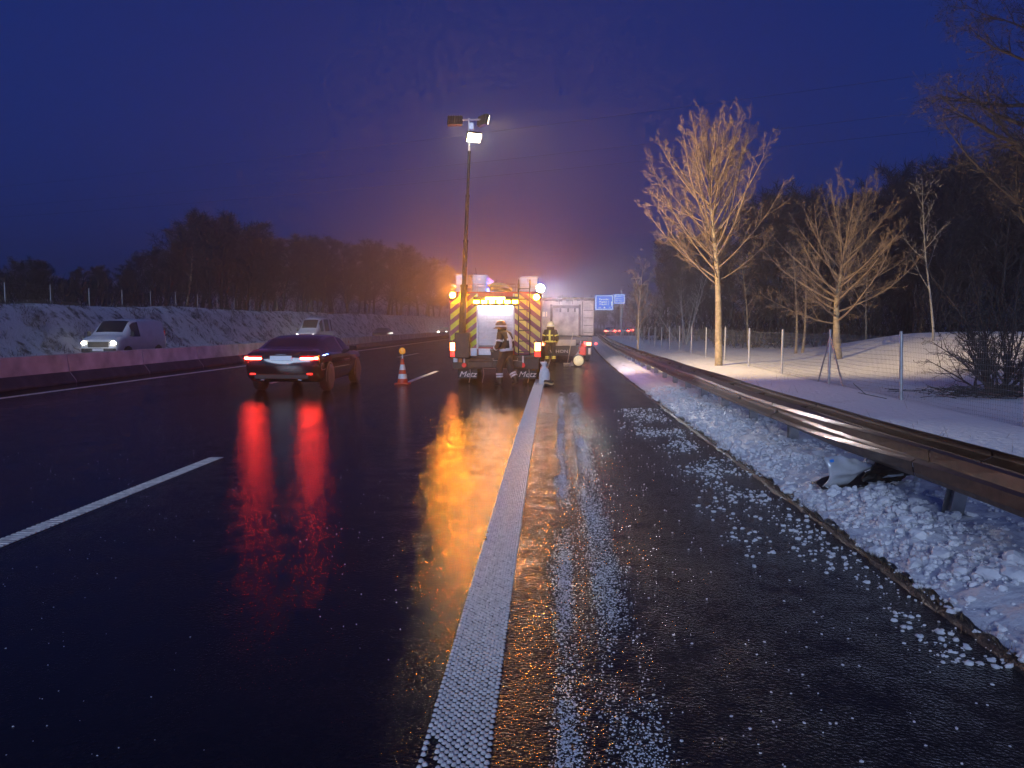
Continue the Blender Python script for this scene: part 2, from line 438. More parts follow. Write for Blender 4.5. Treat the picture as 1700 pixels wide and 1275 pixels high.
# ------------------------------------------------------------------ concrete median barrier
CONC = M('concrete', (0.46, 0.46, 0.46), 0.75, var=0.35, scale=1.6, bump=0.006, bscale=30)
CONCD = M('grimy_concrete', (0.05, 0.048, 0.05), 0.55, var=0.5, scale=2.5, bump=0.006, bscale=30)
prof = [(0,0),(0,0.07),(-0.19,0.32),(-0.25,0.81),(-0.41,0.81),(-0.47,0.32),(-0.66,0.07),(-0.66,0)]
mb = MB(); mb.prism(prof, 'y', 0.012, 4.03); bmesh_seg = mb.mesh('barrier_segment')
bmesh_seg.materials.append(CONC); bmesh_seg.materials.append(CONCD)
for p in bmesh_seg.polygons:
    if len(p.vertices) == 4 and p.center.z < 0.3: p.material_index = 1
barrier = thing('concrete_barrier', 'long grey concrete median barrier between the two carriageways', 'barrier', (-13.2, 0, 0))
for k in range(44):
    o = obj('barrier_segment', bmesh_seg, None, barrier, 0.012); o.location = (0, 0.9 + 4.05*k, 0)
REFL = M('reflector_white', (0.8, 0.8, 0.8), 0.2, var=0.05)
ORNG = M('reflector_amber', (0.6, 0.22, 0.03), 0.2, var=0.05)
mb = MB(); mb.b2(-0.17, -0.155, 52.0, 52.12, 0.42, 0.62); mb.build('reflector', ORNG, barrier)

# ------------------------------------------------------------------ crash barrier on the right verge
STEEL = M('weathered_galvanised', (0.075, 0.042, 0.027), 0.40, 0.65, var=0.4, scale=11, bump=0.0015, bscale=60)
STEELB = M('dull_galvanised', (0.34, 0.35, 0.36), 0.4, 0.7, var=0.25, scale=9)
WP = [(0.03,0.155),(0.0,0.150),(-0.078,0.112),(-0.082,0.070),(-0.004,0.018),(-0.004,-0.018),(-0.082,-0.070),(-0.078,-0.112),(0.0,-0.150),(0.03,-0.155)]
WP = [(a, b*0.88) for a, b in WP]
WP2 = WP + [(a+0.012, b*0.985) for a, b in reversed(WP)]
def rail_at(y, off, mirror):
    tilt = R(64)*(1-sstep(4.6, 10.5, y)) + R(3)
    zc = 0.49 + 0.05*(1-sstep(4, 9, y)) + 0.008*math.sin(y*0.9)
    x0 = PX(3.0, y) + off + 0.02*math.sin(y*1.3)*(1-sstep(6, 12, y))
    if mirror: tilt = R(4)
    out = []
    for a, b in WP2:
        if mirror: a = -a
        out.append((x0 + a*math.cos(tilt) + b*math.sin(tilt), y, zc - a*math.sin(tilt) + b*math.cos(tilt)))
    return out
rail = thing('crash_barrier', 'long rusty steel W-beam crash barrier along the snowy right verge', 'crash barrier')
def beams(off, mirror, y_end):
    y0 = -1.8
    while y0 < y_end:
        y1 = y0 + 4.0; n = len(WP2); mb = MB(); k = 8 if y0 < 20 else 3
        for j in range(k+1):
            y = y0 + 0.0 + (y1 - y0 - 0.012)*j/k
            mb.v.extend([(x + (0.004 if j == k else 0), yy, z) for x, yy, z in rail_at(y, off, mirror)])
        for j in range(k):
            for i in range(n):
                i2 = (i+1) % n; mb.f.append((j*n+i, j*n+i2, (j+1)*n+i2, (j+1)*n+i))
        mb.f.append(tuple(range(n))); mb.f.append(tuple(k*n+i for i in range(n)))
        mb.build('beam', STEEL, rail, fix=True); y0 = y1
beams(0.0, False, 110)
beams(0.42, True, 110)
pm = MB(); pm.b2(-0.012,0.012,-0.05,0.05,-0.3,0.56); pm.b2(-0.06,0.06,-0.05,-0.043,-0.3,0.56); pm.b2(-0.06,0.06,0.043,0.05,-0.3,0.56); pme = pm.mesh('post'); pme.materials.append(STEELB)
sm_ = MB(); sm_.b2(-0.15,0.15,-0.035,0.035,-0.05,0.05); sm_.b2(-0.17,0.17,-0.06,0.06,0.05,0.058); sme = sm_.mesh('spacer'); sme.materials.append(STEEL)
bm_ = MB(); bm_.cyl((-0.03,0,0),(0,0,0),0.018,n=6); bme = bm_.mesh('bolt'); bme.materials.append(STEELB)
y = 2.2
while y < 100:
    o = obj('post', pme, None, rail); o.location = (PX(3.0,y)+0.21, y, 0)
    if y < 7: o.rotation_euler = (0, R(12), R(10))
    if y > 8:
        o = obj('spacer', sme, None, rail); o.location = (PX(3.0,y)+0.21, y, 0.5)
        o = obj('bolt', bme, None, rail); o.location = (PX(3.0,y)-0.002, y, 0.475)
    y += 4.0 if y < 8 else 2.0
# crushed snow and wind-blown ridges under the beam
rng = random.Random(21); mb = MB()
for k in range(260):
    y = rng.uniform(3, 40); x = PX(3.0,y) + rng.uniform(0.1, 0.35)
    lump(mb, (x, y, 0.12), rng.uniform(0.02, 0.06), rng, 0.5)
stuff(tag(mb.build('snow_ridges', SNOW), 'small snow lumps lying between the two barrier beams', 'snow'))

# ------------------------------------------------------------------ wire fences
GALV = M('galvanised_post', (0.42, 0.43, 0.44), 0.45, 0.5, var=0.2, scale=10)
WIRE = M('fence_wire', (0.22, 0.22, 0.23), 0.5, 0.4, var=0.1)
def fence_x(y): return 6.9 + 0.55*curve_shift(y) + 0.004*y
fr = thing('wire_fence', 'wire mesh fence on thin posts across the right-hand snow field', 'fence')
y = 3.4; first = True
pmesh = MB().cyl((0,0,-0.3),(0,0,1.35),0.032,n=10).mesh('post'); pmesh.materials.append(GALV)
posts = []
while y < 120:
    x = fence_x(y); z = H(x, y)
    o = obj('post', pmesh, None, fr); o.location = (x, y, z); o.rotation_euler = (R(random.Random(int(y*7)).uniform(-1.2,1.2)), R(random.Random(int(y*9)).uniform(-1.5,1.5)), 0)
    posts.append((x, y, z)); y += 4.02
bx, by, bz = posts[4]
for dy in (-0.85, 0.95):
    MB().cyl((bx, by, bz+1.2), (bx+0.05, by+dy, bz-0.1), 0.02, n=8).build('brace', GALV, fr)
mb = MB()
for i in range(len(posts)-1):
    (x0,y0,z0),(x1,y1,z1) = posts[i], posts[i+1]
    if y0 > 46: break
    nv = 62 if y0 < 20 else 30
    nh = 15 if y0 < 20 else 9
    rr = 0.0016 if y0 < 12 else 0.0024
    for k in range(nv):
        t = k/nv; x = lerp(x0,x1,t); yy = lerp(y0,y1,t); z = lerp(z0,z1,t)
        mb.tube([(x,yy,H(x,yy)-0.02),(x,yy,z+1.25-0.03*math.sin(t*math.pi))], rr, 3, False)
    for k in range(nh):
        h = 0.05 + 1.2*(k/(nh-1))**1.15
        mb.tube([(lerp(x0,x1,t), lerp(y0,y1,t), lerp(z0,z1,t)+h-0.03*math.sin(t*math.pi)) for t in (0,0.5,1)], rr*1.2, 3, False)
stuff(mb.build('wire_mesh', WIRE, fr))

fl = thing('bank_fence', 'wire fence on pale posts along the top of the left embankment', 'fence')
p2 = MB().cyl((0,0,-0.4),(0,0,1.2),0.035,n=8).mesh('post'); p2.materials.append(GALV)
posts = []; y = 34.8
while y < 190:
    x = -30.8; z = H(x, y)
    o = obj('post', p2, None, fl); o.location = (x, y, z); posts.append((x,y,z)); y += 4.08
for i in (10, 12):
    x, y, z = posts[i]
    MB().cyl((x, y, z+1.0), (x+0.1, y-0.8, z-0.1), 0.022, n=6).build('brace', GALV, fl)
mb = MB()
for i in range(len(posts)-1):
    for h in (0.25, 0.6, 0.95, 1.15):
        a, b = posts[i], posts[i+1]; mb.tube([(a[0],a[1],a[2]+h),(b[0],b[1],b[2]+h)], 0.004, 3, False)
stuff(mb.build('wire_mesh', WIRE, fl))

# ------------------------------------------------------------------ trees
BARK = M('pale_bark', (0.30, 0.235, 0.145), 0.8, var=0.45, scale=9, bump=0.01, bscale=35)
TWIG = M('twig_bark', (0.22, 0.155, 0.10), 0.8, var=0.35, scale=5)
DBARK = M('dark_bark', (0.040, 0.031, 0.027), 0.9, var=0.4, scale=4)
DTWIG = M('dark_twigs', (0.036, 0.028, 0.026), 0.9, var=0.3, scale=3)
BIRCH = M('birch_bark', (0.30, 0.29, 0.28), 0.7, var=0.3, scale=8)
DLEAF = M('withered_leaf', (0.08, 0.042, 0.022), 0.7, var=0.4, scale=3)

def grow(mbs, p, d, L, r, lvl, P, rng, tips):
    segs = P['segs'][min(lvl, len(P['segs'])-1)]
    pts = [p.copy()]; dirs = [d.copy()]; rad = [r]
    end = P.get('end', 0.25)
    for i in range(segs):
        jit = P['jit'][min(lvl, len(P['jit'])-1)]
        d = d + Vector((rng.gauss(0,jit), rng.gauss(0,jit), rng.gauss(0,jit)))
        d.z += P['trop'][min(lvl, len(P['trop'])-1)]
        d.normalize(); p = p + d*(L/segs)
        pts.append(p.copy()); dirs.append(d.copy()); rad.append(max(P.get('rmin',0.003), r*(1-(1-end)*(i+1)/segs)))
    sides = (9, 6, 4, 3, 3)[min(lvl, 4)]
    mbs[0 if lvl == 0 else 1].tube(pts, rad, sides, lvl == 0)
    if lvl >= P['levels']:
        tips.append((pts[-1], dirs[-1])); return
    n = P['n'][lvl]; t0 = P['t0'][lvl]
    for k in range(n):
        t = t0 + (1-t0)*((k + rng.random())/n)
        t = min(t, 0.98); q = t*segs; i = int(q); u = q-i
        bp = pts[i].lerp(pts[i+1], u); bd = dirs[min(i+1,segs)]
        br = lerp(rad[i], rad[i+1], u)
        ag = P['ang'][lvl]; ang = R(rng.gauss(ag(t) if callable(ag) else ag, 8))
        if lvl == 0: az = k*2.4 + rng.uniform(-0.5,0.5)
        else: az = rng.random()*6.283
        a = bd.orthogonal().normalized(); b = bd.cross(a)
        nd = (bd*math.cos(ang) + (a*math.cos(az) + b*math.sin(az))*math.sin(ang)).normalized()
        if lvl == 0:
            tt = (t-t0)/(1-t0)
            if 'oval' in P:
                zc, ax_, bz = P['oval']; th = ang*0.72; nl = 0.3
                while nl < 6 and (nl*math.sin(th)/ax_)**2 + ((bp.z + nl*math.cos(th) - zc)/bz)**2 < 1: nl += 0.1
                nl *= rng.uniform(0.86,1.08)
            else: nl = P['limb'](tt)*rng.uniform(0.85,1.12)
        else:
            nl = L*P['ratio'][lvl]*rng.uniform(0.6,1.15)*(1.15-0.6*t)
        grow(mbs, bp, nd, nl, min(br*0.8, P['rr'][lvl]*rng.uniform(0.75,1.2)), lvl+1, P, rng, tips)

def tree_meshes(P, seed, bark, twig, spray=0, leaves=0, sp=0.5):
    rng = random.Random(seed); mbs = [MB(), MB()]; tips = []
    stems = P.get('stems', 1)
    for s in range(stems):
        d = Vector((rng.gauss(0,P.get('lean',0.02)), rng.gauss(0,P.get('lean',0.02)), 1)).normalized()
        o = Vector((rng.gauss(0,0.18), rng.gauss(0,0.18), -0.2)) if stems > 1 else Vector((0,0,-0.2))
        grow(mbs, o, d, P['h']*(1 if s == 0 else rng.uniform(0.6,1.0)), P['r'], 0, P, rng, tips)
    tr = mbs[1]
    for k in range(spray):
        p, d = tips[rng.randrange(len(tips))]
        d = (d + Vector((rng.gauss(0,.6), rng.gauss(0,.6), rng.gauss(0.15,.6)))).normalized()
        p = p + Vector((rng.gauss(0,.15), rng.gauss(0,.15), rng.gauss(0,.15)))
        s = d.orthogonal().normalized(); L = sp*rng.uniform(0.5,1.4); w = P.get('sw', 0.012)
        ax = rng.random()*6.28; s = (s*math.cos(ax) + d.cross(s)*math.sin(ax))
        tr.add([p - s*w, p + s*w, p + d*L], [(0,1,2)])
    out = [mbs[0].mesh('trunk'), tr.mesh('crown')]
    out[0].materials.append(bark); out[1].materials.append(twig)
    out[0].polygons.foreach_set('use_smooth', [True]*len(out[0].polygons))
    if leaves:
        lb = MB()
        for k in range(leaves):
            p, d = tips[rng.randrange(len(tips))]
            a = Vector((rng.gauss(0,1), rng.gauss(0,1), rng.gauss(0,1))).normalized(); b = a.orthogonal().normalized()
            s = rng.uniform(0.018, 0.04); p = p + a*rng.uniform(0,0.12)
            lb.add([p, p+a*s+b*s*0.6, p+a*2*s, p+a*s-b*s*0.6], [(0,1,2,3)])
        me = lb.mesh('withered_leaves'); me.materials.append(DLEAF); out.append(me)
    return out
def plant(name, label, cat, meshes, loc, rz=0.0, sc=1.0, group=None, sz=None):
    t = thing(name, label, cat, loc, rz, group); t.scale = (sc, sc, sz or sc)
    obj('trunk', meshes[0], None, t); obj('crown', meshes[1], None, t)
    if len(meshes) > 2: stuff(obj('withered_leaves', meshes[2], None, t))
    return t

# the two floodlit maples
PA = dict(h=7.6, r=0.15, levels=4, segs=(12,10,6,4,3), jit=(0.02,0.04,0.06,0.08,0.1), trop=(0.03,0.07,0.06,0.05,0.04), oval=(5.95, 2.6, 3.2),
          n=(48,12,7,4), t0=(0.40,0.15,0.15,0.15), ang=(lambda t: lerp(66, 22, (t-0.40)/0.60),34,38,42), ratio=(0,0.27,0.42,0.5), rr=(0.034,0.010,0.006,0.0045), rmin=0.0032, end=0.12)
A_x, A_y = 6.4, 28.7
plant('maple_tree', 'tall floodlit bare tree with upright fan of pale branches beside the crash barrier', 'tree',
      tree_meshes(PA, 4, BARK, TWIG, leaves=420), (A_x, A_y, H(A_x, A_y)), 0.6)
PB = dict(h=4.9, r=0.17, levels=4, segs=(10,11,6,4,3), jit=(0.06,0.05,0.08,0.1,0.1), trop=(0.0,0.055,0.05,0.04,0.03), oval=(4.0, 3.0, 3.0),
          n=(34,13,6,4), t0=(0.32,0.14,0.12,0.15), ang=(lambda t: lerp(84, 26, (t-0.32)/0.68),38,40,42), ratio=(0,0.26,0.40,0.5), rr=(0.042,0.012,0.0065,0.0045), rmin=0.0032, end=0.10)
B_x, B_y = 11.6, 31.0
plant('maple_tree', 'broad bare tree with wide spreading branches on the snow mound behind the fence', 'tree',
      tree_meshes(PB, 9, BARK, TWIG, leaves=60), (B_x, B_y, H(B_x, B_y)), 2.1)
# slender young trees
PS = dict(h=4.6, r=0.05, levels=3, segs=(9,6,4,3), jit=(0.03,0.07,0.1,0.15), trop=(0.02,0.10,0.05,0.03),
          n=(15,6,3), t0=(0.28,0.2,0.2), ang=(52,40,40), ratio=(0,0.4,0.45), rr=(0.018,0.009,0.006), rmin=0.003, end=0.1, limb=lambda t: lerp(1.5, 0.5, t))
ms = tree_meshes(PS, 14, BARK, TWIG, spray=150, sp=0.25)
plant('young_tree', 'small thin bare tree close behind the crash barrier near the blue sign', 'tree', ms, (4.35, 36.5, H(4.35, 36.5)), 0.3, 1.0)
PW = dict(PS); PW.update(h=7.2, r=0.06, n=(11,5,3), t0=(0.3,0.3,0.3), ang=(42,38,40), limb=lambda t: lerp(2.0, 0.7, t))
plant('birch_tree', 'slender pale birch standing right of the broad floodlit tree', 'tree', tree_meshes(PW, 3, BIRCH, BIRCH, spray=120, sp=0.3), (15.0, 30.5, H(15, 30.5)), 1.0, 0.86)
m2 = tree_meshes(PS, 31, BARK, TWIG, spray=150, sp=0.3)
plant('young_tree', 'thin dim sapling in the field between the two floodlit trees', 'tree', m2, (12.2, 47, H(12.2, 47)), 1.2, 1.25)
plant('young_tree', 'young tree with forked trunk just left of the broad floodlit tree', 'tree', tree_meshes(dict(PS, h=5.2, r=0.075, stems=2, lean=0.05), 77, BARK, TWIG, spray=200, sp=0.3), (12.2, 37.5, H(12.2, 37.5)), 0.4, 1.0)
plant('young_tree', 'dim sapling behind the right side of the broad floodlit tree', 'tree', m2, (17.5, 43, H(17.5, 43)), 2.2, 1.1)
PC = dict(PS); PC.update(stems=6, lean=0.28, h=6.5, r=0.055, n=(8,4,3), t0=(0.35,0.3,0.3), limb=lambda t: lerp(1.5,0.6,t))
plant('birch_clump', 'clump of pale stems glowing blue at the edge of the right wood', 'tree', tree_meshes(PC, 8, BIRCH, BIRCH, spray=100, sp=0.3), (10.4, 58, H(10.4, 58)), 0.2)
# bare shrub by the near fence post
PSH = dict(h=2.3, r=0.032, levels=3, segs=(8,6,4,3), jit=(0.09,0.13,0.16,0.2), trop=(0.03,0.03,0.02,0.0), stems=26, lean=0.55,
           n=(8,4,3), t0=(0.2,0.2,0.2), ang=(38,40,42), ratio=(0,0.5,0.5), rr=(0.013,0.008,0.005), rmin=0.0035, end=0.2, limb=lambda t: lerp(0.9,0.4,t))
sh = plant('bare_shrub', 'tangled leafless shrub beside the nearest fence posts', 'shrub', tree_meshes(PSH, 6, DBARK, DTWIG), (9.5, 16.6, H(9.5,16.6)), 0.0)
PSH2 = dict(PSH); PSH2.update(stems=6, h=3.6, r=0.03, lean=0.25)
plant('bare_shrub', 'taller leafless shrub of thin stems behind the tangled one', 'shrub', tree_meshes(PSH2, 16, DBARK, DTWIG), (11.2, 19.5, H(11.2,19.5)), 0.0)
rng = random.Random(61); mb = MB()
for k in range(420):
    x = 9.6 + rng.gauss(0,0.9); y = 15.9 + rng.gauss(0,0.35); z = H(x,y)
    a = rng.random()*6.28; L = rng.uniform(0.2,0.8)
    mb.tube([(x,y,z+0.02+0.12*rng.random()),(x+L*math.cos(a),y+L*math.sin(a)*0.5,z+0.05+0.2*rng.random())], 0.008, 3, False)
stuff(tag(mb.build('brushwood', DBARK), 'heap of dark brushwood and dead stalks at the foot of the shrub', 'brushwood'))
# big oak leaning in from the right edge
PR = dict(h=9.5, r=0.26, levels=4, segs=(10,10,7,4,3), jit=(0.05,0.07,0.12,0.17,0.22), trop=(0.0,0.05,0.03,0.02,0.0),
          n=(26,11,7,4), t0=(0.3,0.16,0.15,0.15), ang=(55,38,42,45), ratio=(0,0.42,0.42,0.5), rr=(0.075,0.024,0.010,0.006), rmin=0.004, end=0.10, sw=0.006, limb=lambda t: lerp(4.8,2.4,t))
plant('oak_tree', 'large dark oak with withered leaves leaning in at the right edge', 'tree', tree_meshes(PR, 12, DBARK, DTWIG, spray=5000, leaves=3500, sp=0.4), (14.2, 23.0, H(14.2,23.0)), 1.2, 1.0)

# woods left and right: six forms, each tree its own object
def wood_form(seed, h, spread, n0, ang, bark, twig):
    P = dict(h=h, r=0.016*h, levels=3, segs=(9,7,5,3), jit=(0.05,0.08,0.13,0.2), trop=(0.02,0.08,0.05,0.03),
             n=(n0,8,5), t0=(0.16,0.2,0.15), ang=(ang,38,42), ratio=(0,0.42,0.45), rr=(0.07,0.03,0.018), rmin=0.009, end=0.12, sw=0.02, limb=lambda t: lerp(spread, spread*0.4, t)*(0.6+0.4*sstep(0,0.25,t)))
    return tree_meshes(P, seed, bark, twig, spray=4200, sp=0.75)
forms = [wood_form(101, 12, 4.2, 26, 50, DBARK, DTWIG), wood_form(102, 12, 3.4, 28, 42, DBARK, DTWIG), wood_form(103, 12, 4.8, 22, 58, DBARK, DTWIG),
         wood_form(104, 12, 2.8, 30, 40, DBARK, DTWIG), wood_form(105, 12, 3.8, 24, 48, BARK, DTWIG), wood_form(106, 12, 4.4, 26, 55, DBARK, DTWIG)]
rng = random.Random(7)
def interp(tab, x):
    for (a, b), (c, d) in zip(tab, tab[1:]):
        if a <= x <= c: return lerp(b, d, (x-a)/(c-a))
    return tab[0][1] if x < tab[0][0] else tab[-1][1]
LT = [(-40,462),(10,466),(60,462),(130,455),(190,440),(240,410),(280,382),(320,362),(350,356),(390,370),(430,398),(470,392),(520,398),(560,410),(600,408),(640,412),(680,418),(720,440),(760,458),(880,480)]
for k in range(84):
    px = -45 + 900*(k % 42)/42 + rng.uniform(-10,10)
    back = k >= 42
    lat = (rng.uniform(34.5, 38) if px < 600 else rng.uniform(31,34)) + (7 if back else 0)
    d = min(lat*1280/(905-px), 260 + 30*back) if px < 860 else 250
    x = -(905-px)*d/1280
    z = H(x, d); top = 1.6 + (541 - interp(LT, px))/1280*d + rng.uniform(-0.8,0.4) - (0.0 if not back else 0.3)
    s = max(0.25, (top - z)/12.4)
    f = forms[rng.randrange(6)]
    plant('wood_tree', 'dark leafless tree in the wood above the left embankment', 'tree', f, (x, d, z), rng.random()*6.28, s*rng.uniform(1.15,1.5), 'trees of the left wood', s)
RT = [(985,503),(1040,492),(1062,470),(1075,415),(1110,395),(1150,400),(1200,380),(1255,330),(1290,322),(1340,335),(1400,325),(1440,335),(1490,300),(1530,285),(1570,270),(1610,262),(1660,255),(1700,250),(1780,240),(1900,240)]
for k in range(64):
    px = 1068 + 780*(k % 32)/32 + rng.uniform(-12,12)
    back = k >= 32
    d = rng.uniform(50,58) if not back else rng.uniform(60,74)
    if px > 1500: d -= 9
    if px < 1180: d += 22
    x = (px-905)*d/1280; z = H(x, d)
    top = 1.6 + (541 - interp(RT, px))/1280*d + rng.uniform(-1.2,0.2)
    s = max(0.3, (top - z)/12.4)
    plant('wood_tree', 'dark leafless tree in the wood behind the right snow field', 'tree', forms[rng.randrange(6)], (x, d, z), rng.random()*6.28, s*rng.uniform(0.9,1.1), 'trees of the right wood', s)
for k in range(20):
    d = rng.uniform(190, 260); px = 890 + 180*k/20 + rng.uniform(-5,5)
    x = (px-905)*d/1280 + (0 if px > 960 else 0)
    if abs(x - PX(-6,d)) < 16: d = 300; x = (px-905)*d/1280
    top = 1.6 + (541 - 500 - rng.uniform(-6,8))/1280*d
    plant('wood_tree', 'far dark tree closing the view beyond the blue sign', 'tree', forms[k % 6], (x, d, H(x,d)), rng.random()*6.28, max(0.4,(top)/12.4)*1.3, 'trees at the end of the road', max(0.4,(top)/12.4))
# undergrowth: one dim mass
rng = random.Random(17); mb = MB()
for k in range(30000):
    if k % 3:
        px = rng.uniform(1060, 1900); d = rng.uniform(47, 66) - (8 if px > 1500 else 0) + (22 if px < 1180 else 0); x = (px-905)*d/1280; hh = 3.2
    else:
        px = rng.uniform(-40, 860); lat = rng.uniform(33, 40); d = min(lat*1280/(905-px), 250); x = -(905-px)*d/1280; hh = 2.6
    z = H(x, d) + rng.random()*hh*0.7
    a = rng.random()*6.28; L = rng.uniform(0.4, 1.3); w = rng.uniform(0.015,0.05)
    dx, dy, dz = math.cos(a)*L*0.5, math.sin(a)*L*0.5, L*rng.uniform(0.2,1)
    mb.add([(x-w*math.sin(a), d+w*math.cos(a), z), (x+w*math.sin(a), d-w*math.cos(a), z), (x+dx, d+dy, z+dz)], [(0,1,2)])
stuff(tag(mb.build('undergrowth', DTWIG), 'dark bare undergrowth filling the edges of the woods', 'undergrowth'))
# scrub poking through the snow of the left bank
rng = random.Random(18); mb = MB(); n = 0
while n < 9000:
    y = 30 + 110*rng.random()**1.6; x = -rng.uniform(27.2, 31.5)
    if noise.noise(Vector((x*0.8, y*0.5, 2))) + 0.3*noise.noise(Vector((x*3, y*3, 2))) < 0.02 + 0.25*rng.random(): continue
    z = H(x, y); a = rng.random()*6.28; L = rng.uniform(0.08, 0.34); w = rng.uniform(0.006,0.02)
    mb.add([(x-w, y, z-0.02), (x+w, y, z-0.02), (x+math.cos(a)*L*0.5, y+math.sin(a)*L*0.5, z+L)], [(0,1,2)]); n += 1
stuff(tag(mb.build('scrub', DTWIG), 'low dry scrub sticking through the snow on the left embankment', 'scrub'))
# grass stalks on the right verge
rng = random.Random(19); mb = MB()
for k in range(2600):
    if k % 2: y = rng.uniform(2.2, 16); x = PX(2.26, y) + rng.gauss(0, 0.03); L = rng.uniform(0.02,0.06); z = 0.01; w = 0.0015
    else: y = rng.uniform(9, 24); x = rng.uniform(4.2, 11); L = rng.uniform(0.05,0.3); z = H(x,y); w = 0.003
    if not k % 2 and noise.noise(Vector((x, y, 5))) < 0.25: continue
    a = rng.random()*6.28
    mb.add([(x-w, y, z-0.01), (x+w, y, z-0.01), (x+math.cos(a)*L*0.6, y+math.sin(a)*L*0.6, z+L)], [(0,1,2)])
stuff(tag(mb.build('dry_grass', M('dry_grass', (0.16, 0.11, 0.06), 0.8, var=0.4)), 'dry grass stalks along the shoulder edge and in the snow', 'grass'))

# ------------------------------------------------------------------ overhead power line wires
WB = M('cable', (0.03,0.03,0.035), 0.6)
for k, (dz, dp, lab) in enumerate(((0,0,'lowest of the faint power cables crossing the dusk sky'), (3.2,3,'middle one of the faint power cables crossing the sky'), (6.5,-2,'topmost faint power cable crossing the dusk sky'))):
    pts = []
    for i in range(41):
        t = i/40; pts.append((lerp(-190, 175, t) + dp*0.4, lerp(205, 50, t) + dp, 26 + dz + 14*(t-0.45)**2))
    tag(MB().tube(pts, 0.03, 5).build('power_cable', WB), lab, 'cable', 'power cables')
# ------------------------------------------------------------------ vehicle materials
PBLK = M('black_paint', (0.012, 0.010, 0.012), 0.10, 0.0, var=0.2, scale=3, spec=0.6, coat=0.8)
PGRY = M('dark_grey_paint', (0.03, 0.03, 0.035), 0.25, 0.3, var=0.2, coat=0.5)
PWHT = M('white_paint', (0.62, 0.63, 0.65), 0.3, 0.0, var=0.12, scale=2, coat=0.4)
GLASS = M('tinted_glass', (0.012, 0.014, 0.017), 0.05, 0.0, var=0.1, spec=0.7)
TYRE = M('tyre_rubber', (0.010, 0.010, 0.011), 0.7, var=0.3, bump=0.003, bscale=50)
ALLOY = M('alloy_rim', (0.5, 0.5, 0.52), 0.28, 0.9, var=0.15)
BLKP = M('black_plastic', (0.014, 0.013, 0.013), 0.5, var=0.3, scale=7)
CHROME = M('bright_trim', (0.6, 0.6, 0.62), 0.15, 1.0, var=0.1)
PLATE = M('number_plate', (0.65, 0.68, 0.72), 0.35, var=0.08)
PLATEL = M('lit_number_plate', (0.65, 0.68, 0.72), 0.35, var=0.08, emit=(0.45, 0.65, 1.0), estr=0.22)   # the plate's own glow stands in for the lamps above it
EM_RED = M('tail_lamp_glow', (0.4, 0.01, 0.01), 0.2, emit=(1.0, 0.035, 0.02), estr=120)
EM_REDL = M('tail_lamp_dim', (0.4, 0.01, 0.01), 0.2, emit=(1.0, 0.03, 0.02), estr=3.5)
EM_HEAD = M('headlamp_glow', (0.8, 0.8, 0.7), 0.2, emit=(1.0, 0.86, 0.55), estr=60)
EM_HEADW = M('headlamp_white_glow', (0.8, 0.8, 0.8), 0.2, emit=(1.0, 0.95, 0.85), estr=60)
REDREF = M('glowing_red_reflector', (0.45, 0.02, 0.015), 0.25, var=0.1, emit=(1, 0.03, 0.02), estr=0.25)  # faint glow painted into reflectors, which are no lamps

def cr(p0, p1, p2, p3, t):
    return 0.5*((2*p1) + (-p0+p2)*t + (2*p0-5*p1+4*p2-p3)*t*t + (-p0+3*p1-3*p2+p3)*t**3)
class Loft:
    def __init__(s, keys, sub=5):
        s.sub = sub; rows = []
        n = len(keys)
        for k in range(n-1):
            for j in range(sub):
                t = j/sub
                a, b, c, d = keys[max(k-1,0)], keys[k], keys[k+1], keys[min(k+2,n-1)]
                rows.append([b[i] + (c[i]-b[i])*t if i == 0 else lerp(lerp(b[i], c[i], t), cr(a[i], b[i], c[i], d[i], t), 0.7) for i in range(6)])
        rows.append(list(keys[-1]))
        s.g = []
        for y, zb, zl, zt, w, wr in rows:
            xl = w*0.965
            half = [(0,zb),(w*0.84,zb),(w*0.965,zb+0.09),(w,(zb+zl)*0.5),(w*0.99,zl-0.10),(xl,zl),(lerp(xl,wr,0.94),lerp(zl,zt,0.86)),(wr*0.86,lerp(zl,zt,0.97)),(wr*0.45,zt+0.006),(0,zt+0.012)]
            s.g.append([Vector((x,y,z)) for x, z in half] + [Vector((-x,y,z)) for x, z in half[-2:0:-1]])
        s.m = len(s.g[0])
    def body(s, mb):
        vs = [v for r in s.g for v in r]; m = s.m; fs = []
        for i in range(len(s.g)-1):
            for k in range(m): fs.append((i*m+k, i*m+(k+1)%m, (i+1)*m+(k+1)%m, (i+1)*m+k))
        fs.append(tuple(range(m))); fs.append(tuple((len(s.g)-1)*m+k for k in range(m))[::-1])
        return mb.add(vs, fs)
    def patch(s, i0, i1, k0, k1, off=0.006, thick=0.0):
        mb = MB(); m = s.m; vs = []
        for i in range(i0, i1+1):
            for k in range(k0, k1+1):
                ii = min(max(i,1), len(s.g)-2); a = s.g[ii+1][k%m]-s.g[ii-1][k%m]; b = s.g[i][(k+1)%m]-s.g[i][(k-1)%m]
                n = b.cross(a); n = n.normalized() if n.length > 1e-9 else Vector((0,0,1))
                c = s.g[i][k%m]
                if n.dot(c - Vector((0, c.y, 0.7))) < 0: n = -n
                vs.append(c + n*off)
        w = k1-k0+1
        fs = [((i*w+k), (i*w+k+1), ((i+1)*w+k+1), ((i+1)*w+k)) for i in range(i1-i0) for k in range(k1-k0)]
        return mb.add(vs, fs)
